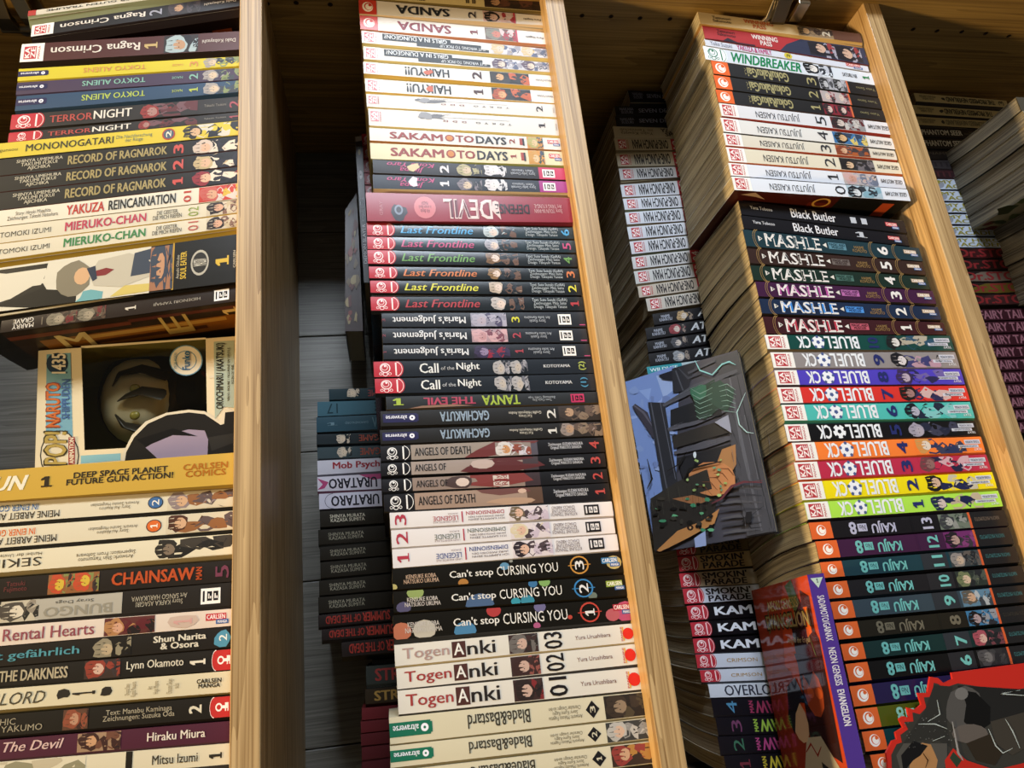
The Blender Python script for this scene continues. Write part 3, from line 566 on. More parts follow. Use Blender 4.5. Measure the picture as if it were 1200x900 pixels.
def cotn(n, nc, seed):
    return D('20262e', [LG('pop', 0, .13, .05, .95), T('Call', .20, .285, .2, .84, 'dcdcda', 'b'), T('of the', .295, .355, .38, .62, 'b8b8ba'), T('Night', .365, .47, .24, .84, 'dcdcda', 'b'), PC(.53, .69, ('20262e', 'a8a4a4', 'b8aca0', '6a6a72', '9c9aa0'), seed, 2), A('KOTOYAMA', .765, .89, .42, .62, 'd0d0d0', 'b'), V('(' + str(n) + ')', .93, .965, .2, .8, nc, 'lb')], '101216', rough=.22)
def gachi(n, seed):
    return D('16130f', [LG('altra', .01, .165, .22, .80), T('GACHIAKUTA', .26, .48, .2, .84, '8c9cac', 'uB'), A('Kei Urana\nGraffiti Hideyoshi Andou', .57, .72, .3, .76, 'b8b0a0', 'ub'), V(str(n), .745, .785, .2, .8, 'd0ccc4', 'lb'), PC(.80, 1, ('2a2420', ['8a7c74', '3a302a'][n - 1], 'a8886c', '5a4a40', '7c6a58'), seed)])
AODSEG = ['6a5a50', '8c8078', 'b0a69c', 'a09890']
def aod(n, seed):
    pic = {4: [SH(g_poly([(.36, 0), (.46, .0), (.62, .35), (.70, .95), (.5, 1), (.42, .5)]), '6a3434'), PC(.50, .66, ('8c8078', 'cfc8c4', 'c08a5c', 'c8c4cc', '8a4a3c'), 3)],
           3: [SH(g_poly([(.34, .1), (.40, .7), (.5, 1), (.66, 1), (.72, .3), (.6, 0), (.38, 0)]), '5a2c2e'), SH(g_blob(.44, .6, .05, .38, 10, .1, random.Random(2)), 'b8a49c', 'spine_picture', 4)],
           2: [SH(g_blob(.33, .5, .06, .5, 12, .1, random.Random(1), 0, (.2, .5, 0, 1)), '4a3a38'), SH(g_blob(.345, .5, .03, .34, 10), 'd0bcb0', 'spine_picture', 4), SH(g_poly([(.38, 1), (.62, 1), (.66, .4), (.5, 0), (.38, .2)]), '7a3836'), Rc(.48, .55, .0, 1, 'c8bcb0', 'spine_picture'), T('Ray\nRed', .487, .543, .15, .9, '8a2c2c', 'l', 'spine_picture')],
           1: [SH(g_poly([(.40, 1), (.62, 1), (.64, .75), (.5, .6), (.42, .8)]), '6a4440'), SH(g_blob(.60, .8, .02, .15, 8), 'c8a894', 'spine_picture', 4), SH(g_blob(.55, .2, .1, .2, 10, .2, random.Random(5), 0, (.3, .7, 0, .5)), 'b09078', 'spine_picture', 2)]}[n]
    return D('16161a', [LG('popk', .0, .13, .06, .94), Rc(.13, .62, 0, 1, ['9c8474', '8c7a70', '9a8c84', '94887e'][n - 1], 'spine_picture'), Rc(.62, .69, 0, 1, ['5a4438', '3c3034', '443a3e', '54505a'][n - 1], 'spine_picture')] + pic + [T('ANGELS OF DEATH', .145, .39, .24, .78, '1f1a1a', 'b') if n in (1, 4) else T('ANGELS OF', .145, .28, .24, .78, '1f1a1a', 'b'), A('Zeichnungen: KUDAN NADUKA\nOriginal: MAKOTO SANADA', .74, .90, .25, .76, 'c4c4c8', 'b'), V(str(n), .93, .975, .25, .76, 'b04844', 'lb')], '0f0e10', rough=.28)
def legende(n, tc, seed, hair):
    return D('dad4d2', [V(str(n), .02, .07, .16, .86, 'a83444', 'lb'), T('LEGENDE', .185, .295, .3, .6, tc, 'ub'), A('UND KEHRTE ALS', .185, .295, .16, .26, '8a7478', 'u'), A('ZURÜCK', .25, .295, .66, .78, '8a7478', 'u'), Rc(.31, .316, .15, .85, 'a83444', 'title_lettering'), T('DIMENSIONEN', .33, .50, .60, .84, tc, 'ub'), A('JAHRE ZWISCHEN DEN', .34, .5, .4, .54, '5a4c54', 'u'), A('ICH KÄMPFTE ZEHN', .34, .5, .2, .34, '5a4c54', 'u'), PC(.52, .70, ('d4c8c8', hair, 'd0a890', '4a3c40', 'c0b0bc'), seed), A('KITSUNE TENNOJI\nEZOGINGITUNE\nCHACO ABENO', .71, .83, .18, .86, '6a6068', 'u'), LG('em', .865, .935, .16, .84, '1c1a1e', 'd8d4d2')], 'b8b0ac')
def cursing(n, nc, blobs):
    sh = [SH(g_blob(s, v, r / 1.0, r * 9.5, 12, 0, None, 0, (0, 1, 0, 1)), c, 'spine_picture', 0) for s, v, r, c in blobs]
    return D('15130f', sh + [A('KENSUKE KOBA\nNATSUKO URUMA', .045, .19, .22, .66, 'b89c84' if n == 3 else 'c0b8b0', 'b'), T("Can't stop", .235, .42, .24, .68, 'dcd8d0', 'b'), T('CURSING YOU', .435, .70, .26, .72, 'dcd8d0', ''), SH(g_ring(.795, .5, .042, .45, .16), nc, 'volume_number', 1), Rc(.745, .775, .48, .52, nc, 'volume_number'), Rc(.815, .845, .48, .52, nc, 'volume_number'), V(str(n), .775, .815, .27, .72, 'dcd8d4', 'lb'), LG('carlsen', .895, .975, .3, .76, {3: '3a74a0', 2: '8a9a3c', 1: 'a83440'}[n])], '26221a', rough=.3)
def togen(n, faded=False):
    return D('d6d0c4', [T('Togen', .03, .215, .14, .80, 'a88c84' if faded else '9a3a38', 'b'), Rc(.225, .28, .12, .9, '4a2a26', 'title_lettering'), T('A', .232, .273, .24, .82, 'e0dcd4', 'b'), T('nki', .285, .40, .2, .86, '26201e', 'b'), PC(.455, .575, ('3c2a28', ['2c2220', '3a2624', '6a6460'][n - 1], 'c0a090', ['7a2a2c', '8a5048', '2a2624'][n - 1]), n + 130), V('0' + str(n), .60, .675, .08, .94, '1c181a', 'lb'), A('Yura Urushibara', .73, .88, .42, .62, '6a3c3c', ''), LG('panini', .925, .995, .12, .86)], 'b8a478' if n == 3 else '3a3430')
def blade(n, pc, seed):
    return D('cdc4a8', [LG('altrag', 0, .155, .24, .78), T('Blade&Bastard', .285, .52, .26, .80, '3e3a30', 'ub'), A('Artwork: Makoto Fugetsu\nStory: Kumo Kagyu\nCharacter Design: so-bin', .59, .72, .2, .78, '6a6452', 'u'), SH(g_poly([(.735, .5), (.762, .86), (.789, .5), (.762, .14)]), '1a181a', 'volume_number', 0), V(str(n), .752, .772, .36, .64, 'c8c0a8', 'lb'), PC(.81, 1, pc, seed)], '8a8060')
M2 = [
 (420, -19, -3, 640, 1, 14, D('cfc08c', [T('MILLIONEN', .22, .34, .1, .5, '2c2a24', 'uB'), V('II II', .56, .61, .2, .6, '3a3428', 'b'), PC(.66, .97, ('3a2a24', '2a2220', 'b08868', '5a3a30'), 81)], '6a5a30'), 'yellowish spine cut by the top of the picture, highest of the middle stack'),
 (420.5, -1, 16, 641, 19, 30, sanda(2, '1c2430', 82), 'white spine, upturned dark navy title, red end mark with white disc'),
 (422, 18, 34, 644, 39, 52.5, sanda(1, '7a2430', 83), 'white spine, upturned dark red title, red end mark with white disc'),
 (424, 36, 50, 646, 58, 69, wrong(2, 84), 'white spine with black ragged title strip and blond figure, upper of two'),
 (426, 54.5, 69, 647.5, 74, 85, wrong(1, 85), 'white spine with black ragged title strip and dark-haired figure, lower of two'),
 (426, 72.5, 86, 649, 89, 102.5, haikyu(2, 86), 'white spine with bold black upturned title, dark picture and numeral two'),
 (428, 92, 107, 651, 107.5, 121, haikyu(1, 87), 'white spine with bold black upturned title, orange figure and numeral one'),
 (429.5, 110, 125, 653, 122.5, 137.5, ddd(2), 'nearly blank grey-white spine with tiny spaced letters, numeral two'),
 (432, 127, 147, 656, 140, 159, ddd(1), 'nearly blank grey-white spine with tiny spaced letters, numeral one'),
 (433, 149.5, 164.5, 659, 162.5, 176, sakamoto(2, 'd6d2cc'), 'white spine with blocky maroon and black title, numeral two'),
 (434, 167.5, 186, 661, 178, 194, sakamoto(1, 'd8ccaa'), 'cream spine with blocky maroon and black title, numeral one'),
 (437, 187, 202.5, 664, 197.5, 211, jimpu(2, '26252a', 'b8345c', 88), 'charcoal spine with pink title and raspberry right end'),
 (437, 204.5, 221, 665, 213, 226, jimpu(1, '262c38', '9a3480', 89), 'slate blue spine with pink title and purple right end'),
 (429.5, 225.5, 259, 670, 232, 260.5, D('8a2434', [A('GRAY', .06, .075, .2, .7, 'b88088', 'l'), SH(g_blob(.15, .3, .035, .3, 12, .2, random.Random(2), 0, (0, 1, 0, 1)), '2a2c38', 'spine_picture', 0), SH(g_ring(.15, .4, .02, .18, .4), '7a8498', 'spine_picture', 1), SH(g_blob(.275, .5, .052, .40, 20), 'c06a70', 'spine_band', 0), A('Alle Bände\nin einem Band:\nMASSIV', .245, .305, .3, .72, '5a2028', 'u'), T('DEVIL', .365, .60, .10, .84, 'e0c8c4', 'uB'), T('DEVIL', .37, .595, .14, .80, '5a1420', 'ub'), SH(g_blob(.62, .45, .02, .4, 8, .5, random.Random(3)), 'd8c0bc', 'title_lettering', 8), T('DEFENSE', .615, .785, .30, .68, '1c1014', 'uB'), A('Story: YOUN IN-WAN\nArt: YANG KYUNG-IL', .81, .95, .34, .7, 'c8a0a0', 'u')], '5a1820', rough=.3), 'thick crimson spine with large outlined upturned title and pink disc', -.003),
 (430, 261, 276, 672.5, 266, 280, frontline(6, '4c9cd0', 91), 'glossy dark spine, slanted sky blue title, numeral six'),
 (430.5, 277.5, 292, 674.5, 282, 296, frontline(5, 'b8507c', 92), 'glossy dark spine, slanted pink title, numeral five'),
 (431, 293, 309, 676, 298.5, 312.5, frontline(4, '6a9a58', 93), 'glossy dark spine, slanted green title, numeral four'),
 (432.5, 312.5, 326, 679, 315, 329, frontline(3, 'c8784c', 94), 'glossy dark spine, slanted orange title, numeral three'),
 (434, 329, 343, 681, 331, 346, frontline(2, 'd0cc4c', 95), 'glossy dark spine, slanted yellow title, numeral two'),
 (434.5, 348, 364, 684, 348, 364, frontline(1, 'a84048', 96), 'glossy dark spine, slanted red title, numeral one'),
 (447.5, 367.5, 383, 686, 365.5, 383, maria(3, 'c8c43c', ('8a8898', 'a8a4b4', 'b0a4b0', '54506a'), 97), 'slate spine, upturned white gothic title, grey-lilac picture, yellow numeral three'),
 (448, 385, 402, 688, 385, 401, maria(2, 'a84450', ('a88c94', 'c8a0a4', 'b88c90', '7a4a58'), 98), 'slate spine, upturned white gothic title, pale pink picture, numeral two'),
 (449, 404.5, 421, 692, 403, 419, maria(1, 'a84450', ('2c2838', '3c3450', '8a7a98', '8a2c40'), 99), 'slate spine, upturned white gothic title, dark violet picture, numeral one'),
 (438, 424, 442, 695, 420, 437, cotn(2, 'a8b45c', 100), 'blue-black spine with wiry white title, red mark, green numeral two'),
 (439.5, 444, 461, 697.5, 438, 457.5, cotn(1, '4c8cb0', 101), 'blue-black spine with wiry white title, red mark, blue numeral one'),
 (452.5, 465, 480, 701, 459, 472, D('1e2022', [V('1', .02, .09, .3, .85, '9cb040', 'B'), T('THE EVIL', .17, .41, .25, .85, 'a83c54', 'uB'), T('TANYA', .44, .62, .1, .9, '9cb040', 'uB'), A('Text: Carlo Zen\nZeichnung: Chika Tojo', .66, .79, .3, .76, 'a8acb0', 'u'), LG('em', .865, .93, .1, .84, 'b8345c', '1c1418'), SH(g_poly([(.1, .02), (.4, .1), (.3, .25), (.16, .2)]), '8a6a58', 'spine_picture', 0)], '4c3f2a'), 'black spine with large lime and crimson upturned title'),
 (446, 482, 499.5, 704, 474, 492.5, gachi(2, 103), 'black spine with metallic grey upturned title, numeral two'),
 (445.5, 504, 520.5, 706, 494, 511, gachi(1, 104), 'black spine with metallic grey upturned title, numeral one'),
 (446, 523, 540.5, 708, 512.5, 529.5, aod(4, 1), 'brown pictured spine of four making one image, red numeral four'),
 (446, 543, 558, 709.5, 531, 547, aod(3, 1), 'brown pictured spine of four making one image, red numeral three'),
 (447.5, 562, 577, 712, 549.5, 565, aod(2, 1), 'brown pictured spine of four making one image, red numeral two'),
 (450, 580, 599.5, 715, 566, 585, aod(1, 1), 'brown pictured spine of four making one image, red numeral one'),
 (457, 601, 619.3, 718, 587.5, 604.5, legende(3, 'a85058', 110, '6a5a44'), 'white spine, small upturned red title, crimson numeral three at left'),
 (458.7, 621.5, 642, 720, 607, 624.7, legende(2, '6a7068', 111, 'cfc0a0'), 'white spine, small upturned grey-green title, crimson numeral two at left'),
 (460, 644, 666, 724, 626, 644.7, legende(1, '4a5484', 112, '2c2228'), 'white spine, small upturned blue title, crimson numeral one at left'),
 (460, 667, 691, 732, 646, 670, cursing(3, 'c08840', [(.47, .72, .02, '5c88a4'), (.95, .5, .035, 'b8a468'), (.29, .06, .022, 'a8743c'), (0, .1, .018, 'b0a468'), (.5, .95, .008, '8a8a80')]), 'black spine with white title, ochre target ring numeral three'),
 (461, 693.5, 718, 738, 673, 697.5, cursing(2, '3c7cb0', [(.09, .9, .035, '8a9a5c'), (.04, .2, .03, '54506c'), (.35, .05, .06, '4a6080'), (.58, .9, .02, '3c6c94'), (.63, .95, .025, '7ca05c'), (.55, .08, .03, '3c8498'), (.5, .1, .02, '3a90a0'), (.83, .1, .02, '6a7468')]), 'black spine with white title, blue target ring numeral two'),
 (461, 721, 750, 747, 700, 726, cursing(1, 'b84438', [(.03, .3, .04, 'b06a50'), (.12, .3, .045, 'b8b0a0'), (.28, .1, .045, '4a7ca0'), (.4, .9, .03, 'a83c3c'), (.59, .9, .025, '6a6488'), (.57, .1, .015, 'a8587c'), (.95, .4, .05, 'b04c6c'), (.89, .3, .03, 'b05a60'), (.71, .35, .01, 'b04438')]), 'black spine with white title, coloured spots, red target ring numeral one'),
 (462.5, 756, 781, 747.5, 730, 752, togen(3, True), 'cream-white spine with half-erased typewriter title, highest of the three'),
 (465, 783.5, 808, 750, 754, 778, togen(2), 'white spine with red and black typewriter title, middle one, brown-haired picture'),
 (466.5, 809.5, 837.5, 755, 781.5, 807.5, togen(1), 'white spine with red and black typewriter title, lowest of the three'),
 (456.5, 841, 872.5, 764, 809.5, 838, blade(3, ('2a2420', '3a3028', '8a7660', '4a4030'), 141), 'cream spine with green end label and dark cloaked picture, diamond three'),
 (457.5, 874.5, 900, 766.5, 840.5, 865, blade(2, ('3a3a38', 'b0aca4', 'c8a890', '8a8884'), 142), 'cream spine with green end label and silver-haired picture, diamond two'),
 (458, 904, 931, 773.5, 867.5, 893.5, blade(1, ('3a2c24', '8a3a34', 'c09878', 'a8783c'), 143), 'cream spine with green end label and red-haired picture, diamond one'),
 (459, 934, 960, 777, 895, 920, D('1c1612', [T('VAMPIRE', .3, .6, .2, .8, '8a8070', 'u')]), 'dark spine at the very bottom of the middle stack'),
]
# ---------------- bay 3, front
def kz3(): return LG('kaze', 0, .10, .10, .90)
def gok(n, pc, seed): return D('1a191a', [LG('crunchy', 0, .095, .14, .86), T('GokuRakuGai', .20, .44, .12, .86, '9c9468', 'uB'), A('TV', .185, .195, .2, .8, '8c8460', 'l'), V(str(n), .545, .60, .2, .8, '9c9468', 'l'), PC(.62, .785, pc, seed, 2), Rc(.785, .795, 0, 1, 'c8643c'), A('Yuto Sano', .84, .955, .4, .62, '8a8460', 'u')], '1a1815' if n > 1 else '3a2418')
def jjk(n, c, pc, seed):
    it = [kz3(), T('JUJUTSU KAISEN', .20, .455 + (.0 if n else 0), .18, .82, '26262c', 'u'), V(str(n), .55 if n else .57, .61 if n else .63, .16, .86, '2a2a30', 'l'), PC(.64, .84, pc, seed), A('GEGE AKUTAMI', .86, .985, .32, .66, '1c1c22', 'ub')]
    return D(c, it, {5: '8a2c20', 3: 'a04024', 2: 'b0582c'}.get(n, '2a241c' if n else '3a1610'), ui=[Rc(0, 1, 0, 1, '4a1a12'), Rc(.45, .58, .55, .9, '6a2418'), SH(g_ring(.52, .90, .05, .07, .25), 'd8a048', 'back_cover_picture'), Rc(.60, 1, 0, 1, '1a1a18'), Rc(.86, .93, .75, .95, 'c8542c'), SH(g_poly([(.05, .95), (.12, .99), (.2, .9), (.14, .93)]), 'c8a888', 'back_cover_picture')] if n == 0 else [])
def butler(n): return D('15151b', [A('Yana Toboso', .06, .19, .46, .70, 'c4c4c8', 'b'), T('Black Butler', .30, .57, .2, .86, 'd8d8dc', 'b'), V('I' * n, .66, .76, .3, .76, 'b8bcc4', 'b'), LG('carlsen', .875, .955, .2, .7)], '0e0e12', rough=.25)
def mash(n, c, tc, bc):
    br = '9a7c4c'
    return D(c, [SH(g_ring(.075, .5, .03, .6, .07, 100, 260, 10), br, 'spine_band'), SH(g_ring(.085, .5, .03, .6, .07, 100, 260, 10), br, 'spine_band'), SH(g_poly([(.075, .7), (.075, .36), (.098, .53)]), 'd8d4cc', 'title_lettering'), SH(g_poly([(.082, .60), (.082, .46), (.092, .53)]), c, 'title_lettering', 4),
        T('MASHLE', .112, .42, .10, .90, 'dcd8d4', 'B'), T('MASHLE', .118, .414, .17, .83, tc, 'b'), SH(g_poly([(.455, .66), (.455, .34), (.432, .5)]), 'd8d4cc', 'title_lettering'), Rc(.465, .565, .28, .72, bc, 'title_lettering'), A('MAGIC AND\nMUSCLES', .47, .56, .32, .68, c, 'B'), A('HAJIME\nKOMOTO', .60, .68, .22, .66, br, ''), 
        SH(g_ring(.725, .5, .03, .6, .07, 100, 260, 10), br, 'spine_band'), SH(g_ring(.735, .5, .03, .6, .07, 100, 260, 10), br, 'spine_band'), V(str(n), .745, .805, .2, .8, 'e0dcd8', 'lB'), SH(g_ring(.86, .5, .03, .6, .07, 100, 260, 10), br, 'spine_band'), SH(g_ring(.87, .5, .03, .6, .07, 100, 260, 10), br, 'spine_band'),
        LG('carlsen', .90, .98, .3, .74, 'b09c84')], '241d1a', rough=.22)
def lock(n, c, pc, seed):
    return D(c, [LG('kaze', 0, .115, .10, .90), T('BLUE', .345, .485, .08, .92, 'e4e6ea', 'uB'), T('L', .305, .335, .08, .92, 'e4e6ea', 'uB'), LG('ball', .235, .305, .08, .92, 'e4e6ea', '4a5a8a' if n != 5 else '1c1c24'), T('CK', .16, .23, .08, .92, 'e4e6ea', 'uB'), V(str(n), .535, .59, .14, .86, '242c64', 'lB'),
        PC(.63, .90, pc, seed, 1, 0.02, .98), Rc(.90, .985, .55, .82, 'c8ccd8', 'author_lettering'), Rc(.86, .97, .32, .5, 'c8ccd8', 'author_lettering'), A('MUNEYUKI KANESHIRO', .87, .96, .36, .46, '2a3048', 'ub'), A('YUSUKE NOMURA', .905, .98, .6, .76, '4a5068', 'ub'), A('TEXT', .94, .985, .14, .28, 'd8dce4', 'ub')], {10: '6a5a40', 4: 'c8642c', 3: 'b02c24', 2: 'a8981c', 6: '4a9a88', 9: '8a8478'}.get(n, '24202a'), rough=.28)
def kaiju(n, c, tc, pc, seed, orange=True):
    return D(c, [LG('crunchy', 0, .105, .18, .82), T('KAIJU', .30, .42, .12, .86, tc, 'uB'), T('No.', .235, .275, .32, .7, tc, 'uB'), Rc(.232, .278, .28, .74, tc, 'title_lettering'), A('No', .24, .27, .36, .66, c, 'u'), T('8', .19, .225, .12, .88, tc, 'uB'), Rc(.5, .63, 0, 1, ['26262a', '2c3036'][n % 2]) if n in (10, 11, 9, 7, 6) else Rc(.5, .505, 0, 1, c),
        V(str(n), .555, .61, .2 - (.06 if n > 9 else 0), .8 + (.06 if n > 9 else 0), tc, 'lB'), PC(.645, .80, pc, seed), Rc(.80, .812, 0, 1, 'c85a30'), Rc(.812, 1, 0, 1, '1d1d20'), A('NAOYA MATSUMOTO', .83, .96, .42, .66, {13: '6a5c50', 8: '38342e'}.get(n, '3a6a6c'), 'ub')], '0f0f10', rough=.25)
TQ = '6cb4b0'
